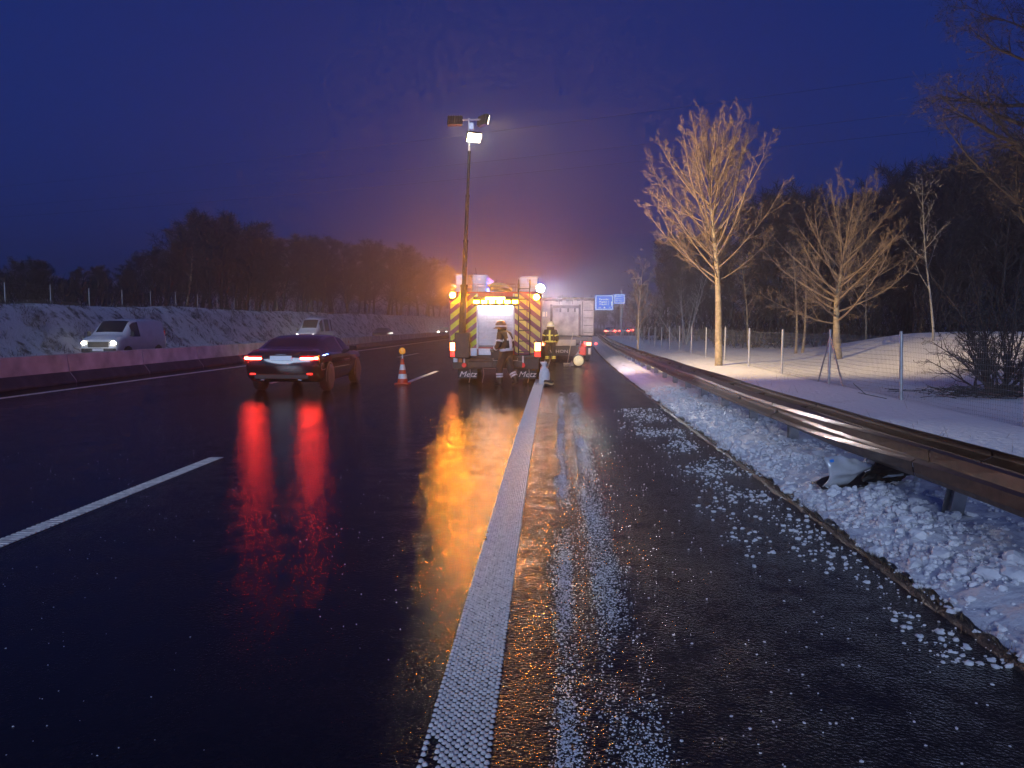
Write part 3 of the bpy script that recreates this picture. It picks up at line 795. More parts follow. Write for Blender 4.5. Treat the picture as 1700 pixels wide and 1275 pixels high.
def wheel(parent, x, y, r, w, side, low=False):
    prof = [(r*0.62,-w/2),(r*0.93,-w/2),(r,-w*0.36),(r,w*0.36),(r*0.93,w/2),(r*0.62,w/2)]
    o = MB().lathe(prof, 14 if low else 26, axis='x').build('wheel', TYRE, parent, smooth=not low); o.location = (x, y, r)
    if low: return o
    mb = MB(); mb.lathe([(r*0.64,-w*0.2),(r*0.64,w*0.42),(r*0.58,w*0.46),(r*0.56,w*0.2),(0.02,w*0.15)], 22, axis='x')
    for k in range(5):
        a = k*2*math.pi/5; rot = Matrix.Rotation(a, 3, 'X')
        mb.box(rot @ Vector((w*0.36, 0, r*0.3)), (w*0.12, r*0.13, r*0.58), rot)
    mb.lathe([(r*0.12,w*0.3),(r*0.12,w*0.46)], 12, axis='x')
    ri = mb.build('rim', ALLOY, o)
    if side < 0: ri.rotation_euler = (0, 0, math.pi)
    return o
def arch(parent, x, y, r, side):
    mb = MB(); n = 16; pts = []
    for q in (r+0.008, r+0.05):
        for k in range(n+1):
            a = math.pi*k/n*1.16 - 0.25; pts.append((y + math.cos(a)*q, r + math.sin(a)*q))
    vs = [(x-0.012, a, b) for a, b in pts] + [(x+0.012, a, b) for a, b in pts]; m = len(pts); fs = []
    for k in range(n):
        i, j = k, n+1+k
        fs += [(i, i+1, j+1, j), (m+i, m+j, m+j+1, m+i+1), (i, m+i, m+i+1, i+1), (j, j+1, m+j+1, m+j)]
    return mb.add(vs, fs).build('wheel_arch', BLKP, parent)

SED = [(0.0,0.44,0.78,0.84,0.76,0.62),(0.05,0.34,0.90,0.955,0.86,0.72),(0.20,0.27,0.935,1.01,0.90,0.75),(0.42,0.24,0.94,1.04,0.915,0.74),(0.60,0.23,0.94,1.075,0.92,0.73),
       (1.10,0.22,0.94,1.27,0.925,0.68),(1.60,0.22,0.935,1.355,0.925,0.65),(2.30,0.22,0.93,1.37,0.925,0.64),(2.90,0.22,0.92,1.29,0.925,0.64),(3.60,0.23,0.90,0.985,0.915,0.70),
       (4.15,0.25,0.84,0.90,0.89,0.69),(4.55,0.28,0.72,0.78,0.82,0.62),(4.72,0.38,0.60,0.64,0.66,0.5)]
def sedan(name, label, loc, rz, paint, low=False, lit_rear=True, lit_front=False, group=None):
    t = thing(name, label, 'car', loc, rz, group); L = Loft(SED, 3 if low else 6); q = L.sub; m = L.m
    L.body(MB()).build('body', paint, t, smooth=True, fix=True)
    L.patch(4*q+1, 6*q-1, 7, m-7).build('rear_window', GLASS, t, smooth=True)
    L.patch(8*q+1, 9*q-1, 7, m-7).build('windscreen', GLASS, t, smooth=True)
    for a, b in ((5, 6), (m-6, m-5)):
        L.patch(5*q, 7*q-1, a, b).build('side_window', GLASS, t, smooth=True)
        L.patch(7*q+1, 9*q-2, a, b).build('side_window', GLASS, t, smooth=True)
    for s in (-1, 1):
        for yy in (0.92, 3.72):
            wheel(t, s*0.83, yy, 0.335, 0.22, s, low)
            if not low: arch(t, s*0.915, yy, 0.335, s)
        rot = Matrix.Rotation(-s*0.16, 3, 'Z')
        o = MB().box((s*0.62, 0.0, 0.825), (0.34, 0.05, 0.052), rot).build('tail_light', EM_RED if lit_rear else REDREF, t, bevel=0.012)
        MB().box((s*0.815, 0.055, 0.835), (0.15, 0.07, 0.06), Matrix.Rotation(-s*0.75, 3, 'Z')).build('tail_light', EM_RED if lit_rear else REDREF, t, bevel=0.012)
        MB().box((s*0.66, -0.003, 0.882), (0.40, 0.05, 0.03), rot).build('lamp_trim', REDREF, t)
        MB().box((s*0.62, 0.015, 0.46), (0.26, 0.03, 0.035), rot).build('reflector', EM_REDL if lit_rear else REDREF, t)  # reflector glows by itself when the tail lights are lit
        if not low:
            mb = MB(); mb.box((s*0.99, 2.98, 1.00), (0.20, 0.09, 0.13)); mb.box((s*0.90, 2.98, 0.96), (0.1, 0.04, 0.03)); mb.build('mirror', paint, t, bevel=0.03)
            MB().b2(s*0.45-0.05, s*0.45+0.05, -0.02, 0.05, 0.30, 0.335).build('exhaust', CHROME, t, bevel=0.01)
        mb = MB().box((s*0.62, 4.62, 0.66), (0.30, 0.10, 0.10), Matrix.Rotation(s*0.35, 3, 'Z')).build('headlight', EM_HEADW if lit_front else GLASS, t, bevel=0.02)
    MB().b2(-0.26, 0.26, -0.02, 0.03, 0.78, 0.89).build('number_plate', PLATEL if lit_rear else PLATE, t, bevel=0.006)
    MB().b2(-0.66, 0.66, -0.006, 0.10, 0.335, 0.45).build('bumper', BLKP, t, bevel=0.02)
    MB().b2(-0.24, 0.24, 4.70, 4.725, 0.42, 0.56).build('grille', BLKP, t)
    if not low:
        MB().b2(-0.12, 0.12, -0.008, 0.03, 0.915, 0.93).build('boot_trim', CHROME, t)
        MB().box((0.0, 1.56, 1.335), (0.30, 0.02, 0.03)).build('brake_light', REDREF, t)
        MB().b2(0.33, 0.36, 2.0, 2.2, 0.955, 0.965)
    return t
car = sedan('dark_sedan', 'black sedan with glowing red tail lights passing in the left lane', (-6.27, 18.05, 0), 0, PBLK)

V1 = [(0.0,0.42,0.66,0.72,0.74,0.60),(0.07,0.32,0.88,0.95,0.87,0.70),(0.40,0.29,1.02,1.10,0.93,0.76),(0.85,0.28,1.08,1.20,0.95,0.76),(1.60,0.28,1.08,1.80,0.955,0.74),
      (2.20,0.28,1.08,1.91,0.955,0.74),(3.4,0.28,1.08,1.94,0.955,0.74),(4.65,0.28,1.08,1.92,0.95,0.74),(4.86,0.30,1.08,1.86,0.93,0.72),(4.92,0.42,1.05,1.74,0.88,0.68)]
def van(name, label, loc, hs, ls, dark_side, glow, group=None):
    K = [(y*ls, zb, 0.3+(zl-0.3)*(1+(hs-1)*0.3), zt if k < 3 else lerp(zt, zt*hs, min(1,(k-2)/3)), w, wr) for k, (y,zb,zl,zt,w,wr) in enumerate(V1)]
    t = thing(name, label, 'van', loc, 0, group); L = Loft(K, 5); q = 5; m = L.m
    L.body(MB()).build('body', PWHT, t, smooth=True, fix=True)
    L.patch(3*q+1, 4*q+1, 7, m-7).build('windscreen', GLASS, t, smooth=True)
    for a, b in ((5, 6), (m-6, m-5)):
        L.patch(4*q-1, 5*q, a, b).build('side_window', GLASS, t, smooth=True)
        if dark_side: 
            L.patch(5*q+2, 6*q+2, a, b).build('side_window', GLASS, t, smooth=True); L.patch(6*q+4, 7*q+3, a, b).build('side_window', GLASS, t, smooth=True)
    for s in (-1, 1):
        for yy in (0.95*ls, 4.0*ls): wheel(t, s*0.86, yy, 0.33, 0.22, s); arch(t, s*0.93, yy, 0.33, s)
        rot = Matrix.Rotation(s*0.25, 3, 'Z')
        MB().lathe([(0.05,-0.03),(0.085,-0.015),(0.105,0.03),(0.105,0.10)], 18, (s*0.70, 0.02, 0.80), 'y', Matrix.Diagonal((1.25,1,0.85))).build('headlight', glow, t, smooth=True)
        mb = MB(); mb.box((s*1.07, 1.15*ls, 1.22), (0.17, 0.09, 0.25)); mb.box((s*0.98, 1.15*ls, 1.14), (0.1, 0.04, 0.04)); mb.build('mirror', BLKP, t, bevel=0.03)
        MB().b2(s*0.80-0.05, s*0.80+0.05, 4.88*ls, 4.95*ls, 0.9, 1.35).build('tail_light', REDREF, t)
        lamp('headlamp_beam', 'SPOT', (s*0.68, -0.04, 0.80), 260, (1, 0.86, 0.6), t, (0.0, -1, -0.10), 0.07, 70, 0.9)
    MB().b2(-0.50, 0.50, -0.012, 0.06, 0.60, 0.86).build('grille', BLKP, t, bevel=0.02)
    MB().b2(-0.82, 0.82, -0.03, 0.10, 0.36, 0.56).build('bumper', PGRY, t, bevel=0.04)
    MB().b2(-0.26, 0.26, -0.05, -0.02, 0.43, 0.54).build('number_plate', PLATE, t)
    return t
van('white_van', 'white panel van with lit headlights on the oncoming road, nearest of the oncoming traffic', (-20.75, 35.0, 0), 1.0, 0.94, False, EM_HEAD, 'oncoming traffic')
van('white_van', 'white high-roof van with side windows, farther back on the oncoming road', (-20.75, 66.0, 0), 1.22, 1.12, True, EM_HEADW, 'oncoming traffic')
sedan('dark_car', 'dark unlit car low behind the median barrier beyond the high-roof van', (-20.2, 97.7, 0), math.pi, PGRY, True, False, False, 'oncoming traffic')
fc = sedan('oncoming_car', 'distant oncoming car with two white headlights just left of the fire engine', (-16.2, 126, 0), math.pi, PGRY, True, False, True, 'oncoming traffic')
for s in (-1, 1): lamp('headlamp_beam', 'SPOT', (s*0.62, 4.75, 0.70), 500, (1, 0.95, 0.85), fc, (0, 1, -0.03), 0.09, 50, 0.9)
for k, (x, y, lab) in enumerate(((9.9, 118, 'far car with red tail lights right beside the lorry edge'), (12.6, 124, 'far car with red tail lights below the blue sign'), (16.2, 150, 'farthest car with red tail lights at the foot of the trees'))):
    sedan('distant_car', lab, (x, y, 0), R(-4), PGRY, True, True, False, 'far traffic with red tail lights')

# ------------------------------------------------------------------ fire engine
FRED = M('fire_red', (0.42, 0.028, 0.02), 0.35, var=0.15, coat=0.3)
CHVR = M('chevron_red', (0.20, 0.045, 0.09), 0.4, var=0.12, scale=9)
CHVY = M('chevron_yellow', (0.60, 0.66, 0.03), 0.4, var=0.12, scale=9)
CHVW = M('chevron_pale_yellow', (0.70, 0.60, 0.14), 0.4, var=0.12, scale=9)
ALU = M('brushed_aluminium', (0.58, 0.58, 0.62), 0.35, 0.25, var=0.12, scale=14, bump=0.001)
ALUB = M('aluminium_box', (0.50, 0.54, 0.62), 0.4, 0.3, var=0.12, scale=5, bump=0.002, bscale=12)
DRKST = M('dark_steel', (0.045, 0.035, 0.032), 0.5, 0.3, var=0.35, scale=6)
TUBE = M('rail_tube', (0.45, 0.42, 0.42), 0.3, 0.7, var=0.15)
EM_AMB = M('amber_bar_glow', (0.8, 0.4, 0.05), 0.2, emit=(1.0, 0.34, 0.012), estr=210)
EM_AMBR = M('amber_beacon_glow', (0.8, 0.4, 0.05), 0.2, emit=(1.0, 0.32, 0.012), estr=430)
EM_AMBD = M('added_roof_beacon_glow', (0.8, 0.4, 0.05), 0.2, emit=(1.0, 0.30, 0.03), estr=40)  # lens of the added, unseen roof beacons
EM_SIGN = M('warning_panel_glow', (0.8, 0.7, 0.5), 0.2, emit=(1.0, 0.72, 0.35), estr=6)
EM_TAIL = M('engine_tail_glow', (0.7, 0.2, 0.05), 0.2, emit=(1.0, 0.22, 0.05), estr=38)
EM_SCENE = M('scene_lamp_glow', (0.9, 0.9, 0.9), 0.2, emit=(0.86, 0.93, 1.0), estr=120)
EM_SHUT = M('work_strip_glow', (0.9, 0.9, 0.9), 0.2, emit=(0.95, 0.9, 1.0), estr=110)
EM_FLOOD = M('flood_glow', (0.9, 0.9, 0.8), 0.2, emit=(1.0, 0.84, 0.55), estr=30)
EM_BLUE = M('blue_beacon_glow', (0.05, 0.1, 0.8), 0.2, emit=(0.05, 0.12, 1.0), estr=60)
HOSE = M('pale_hose', (0.65, 0.55, 0.30), 0.6, var=0.2)
FE = thing('fire_engine', 'red fire engine with yellow chevron rear, amber warning lights and raised floodlight mast', 'fire engine', (-1.37, 21.2, 0))
HWD = 1.262
mb = MB(); mb.b2(-HWD, HWD, 0.09, 5.2, 0.80, 2.54); mb.build('body', FRED, FE, bevel=0.03)
for x0, x1 in ((-HWD-0.003, -0.50), (0.52, HWD+0.003)): MB().b2(x0, x1, 0.0, 0.089, 0.82, 2.50).build('rear_panel', CHVR, FE)
MB().b2(-0.50, 0.52, 0.0, 0.089, 2.33, 2.50).build('rear_panel', FRED, FE)
def clip(poly, f):
    out = []
    for i in range(len(poly)):
        a, b = poly[i], poly[(i+1) % len(poly)]; fa, fb = f(a), f(b)
        if fa >= 0: out.append(a)
        if (fa >= 0) != (fb >= 0):
            t = fa/(fa-fb); out.append((a[0]+(b[0]-a[0])*t, a[1]+(b[1]-a[1])*t))
    return out
def chevrons(x0, x1, z0, z1, sl, mats, per=0.30, ph=0.0):
    k = -12; n = 0
    while k < 30:
        base = z0 + k*per + ph
        poly = [(x0,z0),(x1,z0),(x1,z1),(x0,z1)]
        f = lambda p: p[1] - (base + sl*(p[0]-x0))
        poly = clip(poly, f)
        if poly: poly = clip(poly, lambda p: (base + per*0.52 + sl*(p[0]-x0)) - p[1])
        if len(poly) >= 3:
            MB().prism(poly, 'y', -0.004, -0.0005).build('chevron_stripe', mats[n % len(mats)], FE, fix=True); n += 1
        k += 1
chevrons(-1.235, -0.965, 0.86, 2.47, 0.80, [CHVY])
chevrons(-0.93, -0.515, 0.86, 2.47, 0.80, [CHVY], ph=0.22)
chevrons(0.535, 0.86, 0.86, 2.47, -0.80, [CHVW], ph=0.05)
chevrons(0.88, 1.235, 0.86, 2.47, -0.80, [CHVW], ph=-0.22)
# roller shutter with slats
mb = MB(); mb.b2(-0.475, 0.495, 0.06, 0.08, 1.02, 2.32)
for k in range(30):
    z = 1.03 + k*0.043; mb.prism([(0.06, z), (0.042, z+0.006), (0.038, z+0.021), (0.042, z+0.036), (0.06, z+0.041)], 'x', -0.475, 0.495)
mb.build('roller_shutter', ALU, FE)
mb = MB(); mb.b2(-0.455, 0.475, 0.02, 0.036, 1.03, 1.06); mb.build('shutter_handle', DRKST, FE)
for x in (-0.495, 0.505): MB().b2(x-0.022, x+0.022, -0.02, 0.05, 0.98, 2.48).build('shutter_rail', TUBE, FE, bevel=0.006)
# amber warning bar over the shutter
MB().b2(-0.60, 0.64, -0.07, 0.0, 2.15, 2.40).build('light_bar', BLKP, FE, bevel=0.01)
for k in range(6):
    x = -0.51 + k*0.212; MB().b2(x-0.078, x+0.078, -0.082, -0.068, 2.215, 2.295).build('amber_lamp', EM_AMB, FE)
for x in (-0.41, 0.02, 0.44): lamp('amber_beam', 'SPOT', (x, -0.11, 2.255), 640, (1.0, 0.30, 0.010), FE, (0.0, -1, 0.34), 0.05, 64, 1.0)
for x, z in ((-1.165, 2.44), (1.13, 2.38)): lamp('amber_beam', 'SPOT', (x, -0.13, z), 900, (1.0, 0.28, 0.010), FE, (0.0, -1, 0.30), 0.06, 70, 1.0)
MB().b2(-0.27, 0.27, -0.078, -0.068, 2.315, 2.385).build('warning_panel', EM_SIGN, FE)
MB().b2(-0.44, 0.46, -0.062, -0.03, 2.128, 2.148).build('work_light_strip', EM_SHUT, FE)
# round amber flashers, tail lamps, white scene lamp
for x, z in ((-1.165, 2.44), (1.13, 2.38)):
    MB().lathe([(0.10,0.0),(0.10,-0.05),(0.085,-0.06)], 20, (x, 0.0, z), 'y').build('flasher_housing', BLKP, FE)
    MB().lathe([(0.078,-0.061),(0.07,-0.085),(0.035,-0.10)], 20, (x, 0.0, z), 'y').build('amber_flasher', EM_AMBR, FE, smooth=True)
for x in (-1.165, 1.165):
    MB().b2(x-0.10, x+0.10, -0.05, 0.0, 0.72, 1.20).build('lamp_housing', BLKP, FE, bevel=0.01)
    MB().b2(x-0.075, x+0.075, -0.066, -0.05, 0.92, 1.14).build('tail_light', EM_TAIL, FE, bevel=0.02)
    MB().b2(x-0.075, x+0.075, -0.064, -0.05, 0.76, 0.90).build('tail_light', EM_REDL, FE, bevel=0.01)
MB().lathe([(0.03,0.18),(0.11,0.06),(0.12,-0.03)], 20, (1.24, -0.02, 2.62), 'y').build('scene_lamp_housing', BLKP, FE)
MB().lathe([(0.108,-0.032),(0.10,-0.045),(0.05,-0.05)], 20, (1.24, -0.02, 2.62), 'y').build('scene_lamp', EM_SCENE, FE, smooth=True)
MB().b2(1.22, 1.26, 0.0, 0.06, 2.40, 2.58).build('lamp_bracket', DRKST, FE)
# rear ladder with rungs
for x in (0.64, 0.945): MB().tube([(x, -0.09, 0.80), (x, -0.09, 2.72), (x, 0.18, 2.86), (x, 0.40, 2.60)], 0.017, 8).build('ladder_rail', DRKST, FE, smooth=True)
for k in range(7): MB().cyl((0.64, -0.09, 0.90 + k*0.285), (0.945, -0.09, 0.90 + k*0.285), 0.013, n=8).build('rung', DRKST, FE)
# roof: rails, boxes, suction hose
mb = MB()
for x0, x1 in ((-1.24, -0.55), (-0.5, 0.55), (0.6, 1.22)):
    mb.tube([(x0, 0.05, 2.54), (x0, 0.05, 2.74), (x1, 0.05, 2.74), (x1, 0.05, 2.54)], 0.014, 6)
mb.tube([(-1.24,0.05,2.66),(1.22,0.05,2.66)], 0.010, 6)
for x in (-1.24, 1.22): mb.tube([(x,0.05,2.74),(x,5.0,2.74),(x,5.0,2.54)], 0.014, 6)
mb.build('roof_railing', TUBE, FE)
for x0, x1, y0, y1, z1 in ((-1.12, -0.80, 0.35, 1.6, 3.03), (-0.66, -0.27, 0.4, 3.4, 3.03), (0.66, 1.16, 0.35, 2.6, 2.97)):
    o = MB().b2(x0, x1, y0, y1, 2.54, z1).build('roof_box', ALUB, FE, bevel=0.012)
    mb = MB(); mb.b2(x0-0.008, x1+0.008, y0-0.008, y1+0.008, z1-0.05, z1-0.02); mb.b2((x0+x1)/2-0.05, (x0+x1)/2+0.05, y0-0.015, y0, z1-0.16, z1-0.07); mb.build('box_lid', TUBE, o)
mb = MB(); mb.tube([(-0.24,0.5,2.70),(-0.1,0.5,2.76),(0.12,0.45,2.75),(0.32,0.45,2.69),(0.42,0.5,2.60)], 0.055, 10); mb.tube([(-0.2,0.62,2.62),(0.1,0.62,2.66),(0.4,0.62,2.60)], 0.055, 10); mb.build('suction_hose', HOSE, FE, smooth=True)
MB().tube([(-0.58,1.0,2.54),(-0.60,1.0,3.0),(-0.63,1.0,3.26)], 0.008, 5).build('antenna', TUBE, FE)
# amber roof beacons added out of sight behind the boxes to make the haze glow
for x, y in ((-0.98, 1.95), (0.92, 2.95)):
    b_ = MB().lathe([(0.09,2.54),(0.09,2.58),(0.075,2.60)], 16, (x, y, 0)).build('added_beacon_base', BLKP, FE)
    MB().lathe([(0.072,2.60),(0.075,2.66),(0.06,2.74),(0.03,2.76)], 16, (x, y, 0)).build('added_beacon_lens', EM_AMBD, b_, smooth=True)
    lamp('beacon_light', 'POINT', (x - (0.10 if x < 0 else -0.10), y, 2.72), 700 if x < 0 else 600, (1.0, 0.26, 0.02), FE, None, 0.06)
# telescopic floodlight mast on the left rear
MX, MY = -0.90, -0.24
MB().b2(MX-0.19, MX+0.22, MY-0.10, -0.012, 0.72, 1.42).build('mast_housing', DRKST, FE, bevel=0.03)
MB().b2(MX+0.02, MX+0.40, -0.16, -0.012, 0.78, 0.99).build('locker_box', ALUB, FE, bevel=0.01)
mast = MB()
for z0, z1, r in ((1.2, 2.7, 0.095), (2.7, 3.9, 0.062), (3.9, 5.1, 0.05), (5.1, 6.25, 0.038)):
    mast.cyl((MX + (z0-1.2)*0.045, MY, z0), (MX + (z1-1.2)*0.045, MY, z1), r, n=14); mast.cyl((MX + (z1-1.2)*0.045, MY, z1-0.05), (MX + (z1-1.2)*0.045, MY, z1+0.01), r*1.12, n=14)
mast = mast.build('mast', DRKST, FE)
hx = MX + 5.05*0.045
mb = MB(); mb.cyl((hx,MY,6.2),(hx,MY,7.12),0.03,n=10); mb.cyl((hx-0.45,MY,7.08),(hx+0.45,MY,7.08),0.025,n=8); mb.box((hx+0.06,MY-0.02,6.9),(0.12,0.12,0.16)); mb.cyl((hx-0.1,MY,6.62),(hx+0.35,MY,6.62),0.025,n=8); mb.build('mast_head', ALU, FE)
def flood(cx, cy, cz, yaw, pitch, lit):
    rot = (Matrix.Rotation(yaw, 3, 'Z') @ Matrix.Rotation(pitch, 3, 'X'))
    mb = MB(); mb.box((cx,cy,cz),(0.40,0.10,0.27),rot)
    for k in range(6): mb.box(Vector((cx,cy,cz)) + rot @ Vector((-0.16+k*0.064, -0.07, 0)), (0.012,0.06,0.24), rot)
    h = mb.build('floodlight', DRKST, FE, bevel=0.008)
    MB().box(Vector((cx,cy,cz)) + rot @ Vector((0,0.056,0)), (0.36,0.012,0.23), rot).build('lens', EM_FLOOD if lit else GLASS, h)
    return Vector((cx,cy,cz)) + rot @ Vector((0,0.12,0)), rot @ Vector((0,1,0))
# lens looks along local +y of each head
pr, dr_ = flood(hx+0.38, MY, 7.05, R(-56), R(-12), True)
pl_, dl_ = flood(hx-0.38, MY, 7.05, R(-4), R(-24), True)
pc, dc = flood(hx+0.12, MY-0.05, 6.62, R(-155), R(-38), True)
lamp('flood_beam', 'SPOT', pr, 12500, (1.0, 0.70, 0.32), FE, dr_, 0.12, 85, 0.8)
lamp('flood_beam', 'SPOT', pl_, 6500, (1.0, 0.72, 0.40), FE, dl_, 0.12, 100, 0.7)
lamp('flood_beam', 'SPOT', pc, 160, (1.0, 0.86, 0.62), FE, dc, 0.12, 120, 0.8)
lamp('scene_beam', 'SPOT', (1.24, -0.12, 2.62), 110, (0.86, 0.93, 1.0), FE, (0.42, -1, -0.24), 0.09, 120, 0.8)
lamp('scene_beam', 'SPOT', (1.26, -0.12, 2.62), 2800, (0.90, 0.95, 1.0), FE, (0.35, -1, -0.17), 0.07, 36, 0.9)
# rear underrun, couplings, mud flaps
mb = MB(); mb.b2(-1.2, 1.2, 0.10, 0.26, 0.40, 0.76); mb.b2(-0.75, 0.75, -0.05, 0.10, 0.46, 0.62); mb.b2(-1.24, 1.24, 0.02, 0.06, 0.70, 0.80); mb.build('rear_bumper', DRKST, FE, bevel=0.015)
MB().lathe([(0.12,-0.04),(0.14,0.0),(0.14,0.05)], 16, (0.05,-0.05,0.56), 'y').build('tow_coupling', BLKP, FE)
MB().b2(-0.46, -0.12, -0.06, 0.0, 0.80, 0.98).build('switch_panel', ALU, FE, bevel=0.008)
MB().b2(-0.10, 0.45, -0.16, 0.0, 0.70, 0.96).build('hose_locker', DRKST, FE, bevel=0.02)
mb = MB(); mb.tube([(-0.05,-0.20,0.72),(-0.05,-0.20,0.66),(0.62,-0.20,0.66),(0.62,-0.20,0.72)], 0.012, 6); mb.tube([(-0.35,-0.06,0.44),(0.4,-0.06,0.42)], 0.009, 6); mb.build('grab_rail', TUBE, FE)
for x in (-0.86, 0.76):
    MB().lathe([(0.065,0.0),(0.065,-0.02),(0.05,-0.028)], 18, (x,-0.02,0.52), 'y').build('round_reflector', REDREF, FE)
    MB().b2(x-0.02, x+0.02, -0.015, 0.02, 0.55, 0.78).build('reflector_bracket', TUBE, FE)
MB().b2(-1.16, -1.05, -0.02, 0.10, 0.60, 0.74).build('warning_plate', PLATE, FE)
MB().b2(-1.02, -0.92, -0.02, 0.10, 0.60, 0.74).build('orange_plate', ORNG, FE)
LETT = M('pale_lettering', (0.75, 0.74, 0.76), 0.4, var=0.05)
for x in (-0.80, 0.86):
    f = MB().b2(x-0.27, x+0.27, 0.30, 0.325, 0.13, 0.46).build('mud_flap', BLKP, FE, bevel=0.004)
    lettering('Metz', 0.22, LETT, f, (x, 0.296, 0.245), shear=0.35, sx=1.1)
mb = MB()
for x in (-0.72, -0.35, 0.92):
    mb.tube([(x,0.2,0.40),(x+0.02,0.2,0.25),(x-0.01,0.19,0.12),(x-0.03,0.18,0.02)], 0.012, 5)
mb.build('earth_chain', TUBE, FE)
for x in (-1.0, 1.0):
    for y, tw in ((1.9, 0.52), (6.0, 0.30)):
        wheel(FE, x*(0.96 if tw > 0.4 else 1.03), y, 0.48, tw, 1 if x > 0 else -1)
mb = MB(); mb.b2(-0.45,0.45,0.3,7.2,0.55,0.80); mb.build('chassis', DRKST, FE)
# cab in front with blue beacons
mb = MB(); mb.prism([(5.25,0.55),(5.25,2.58),(6.9,2.62),(7.25,2.35),(7.45,1.45),(7.45,0.55)], 'x', -1.22, 1.22); mb.build('cab', FRED, FE, bevel=0.05)
for s in (-1, 1):
    MB().prism([(5.5,1.5),(5.5,2.25),(6.2,2.25),(6.2,1.5)], 'x', s*1.222, s*1.228).build('side_window', GLASS, FE)
    MB().prism([(6.3,1.5),(6.3,2.25),(6.95,2.25),(7.2,1.5)], 'x', s*1.222, s*1.228).build('side_window', GLASS, FE)
    MB().lathe([(0.11,2.60),(0.11,2.66),(0.09,2.72),(0.05,2.74)], 18, (s*0.95, 6.2, 0)).build('blue_beacon', EM_BLUE, FE, smooth=True)
    lamp('beacon_light', 'POINT', (s*1.12, 6.2, 2.70), 700 if s > 0 else 400, (0.08, 0.16, 1.0), FE, None, 0.06)
    mb = MB()
    for k in range(4): mb.b2(s*HWD, s*(HWD+0.008), 0.4+k*1.15, 1.4+k*1.15, 1.0, 2.35)
    mb.build('locker_shutter', ALU, FE)
MB().prism([(7.462,1.5),(7.262,2.32),(7.272,2.33),(7.475,1.5)], 'x', -1.05, 1.05).build('windscreen', GLASS, FE)

# ------------------------------------------------------------------ lorry (tipping trailer) ahead
TWHT = M('grimy_white_body', (0.34, 0.30, 0.26), 0.55, var=0.5, scale=2.4, bump=0.004, bscale=9)
TDRK = M('grimy_frame', (0.10, 0.08, 0.072), 0.6, var=0.4, scale=5)
LOR = thing('tipper_lorry', 'grimy white tipper lorry stopped on the shoulder ahead of the fire engine', 'lorry', (0.93, 35.0, 0))
WH = 1.25
mb = MB(); mb.b2(-WH, WH, 0.10, 8.0, 1.16, 2.78); mb.build('tipper_body', TWHT, LOR, bevel=0.02)
mb = MB(); mb.b2(-WH, -0.62, 0.0, 0.10, 1.18, 2.74); mb.b2(0.62, WH, 0.0, 0.10, 1.18, 2.74); mb.b2(-0.62, 0.62, 0.0, 0.10, 2.52, 2.74); mb.build('rear_frame', TWHT, LOR, bevel=0.015)
MB().b2(-0.60, 0.60, 0.06, 0.098, 1.20, 2.50).build('tailgate', TWHT, LOR)
for x in (-0.66, 0.62): MB().b2(x-0.05, x+0.05, -0.06, 0.0, 1.16, 2.56).build('gate_post', TDRK, LOR, bevel=0.01)
MB().b2(-0.6, 0.57, -0.03, 0.055, 2.40, 2.52).build('gate_hinge_bar', TDRK, LOR, bevel=0.01)
for x in (-0.25, 0.1, 0.4): MB().b2(x-0.04, x+0.04, -0.05, 0.06, 2.22, 2.395).build('gate_hook', TDRK, LOR)
for x in (-1.12, -0.92, -0.78, 0.74, 1.02): MB().b2(x-0.02, x+0.02, -0.02, -0.001, 1.22, 2.70).build('frame_rib', TDRK if x == 0.74 else TWHT, LOR)
for z in (1.3, 1.62, 1.96, 2.30): MB().b2(0.80, 1.22, -0.04, -0.021, z-0.016, z+0.016).build('rung', TDRK, LOR)
mb = MB(); mb.b2(-WH-0.03, WH+0.03, -0.03, 8.0, 2.76, 2.84); rr = random.Random(3)
for k in range(16): mb.box((-1.2+k*0.16, -0.03, 2.78+rr.uniform(-0.03,0.03)), (0.15, 0.05, 0.11))
mb.build('tarpaulin_edge', TDRK, LOR, bevel=0.01)
for x in (-0.95, -0.3, 0.3): MB().b2(x-0.015, x+0.015, -0.012, 0.0, 2.56, 2.73).build('tarp_strap', TDRK, LOR)
lettering('111', 0.10, TDRK, LOR, (0.99, -0.004, 2.60))
MB().b2(-1.12, -0.84, -0.012, 0.0, 2.02, 2.24).build('speed_plate', M('pale_plate', (0.75, 0.66, 0.42), 0.4), LOR)
mb = MB(); mb.b2(-0.5,0.5,0.15,8.3,0.78,1.14); mb.b2(-1.2,1.2,0.02,0.3,0.80,1.10); mb.build('chassis', TDRK, LOR, bevel=0.01)
mb = MB(); mb.b2(-0.75,0.45,-0.05,0.02,0.70,0.98); mb.build('underrun_bar', TWHT, LOR, bevel=0.01)

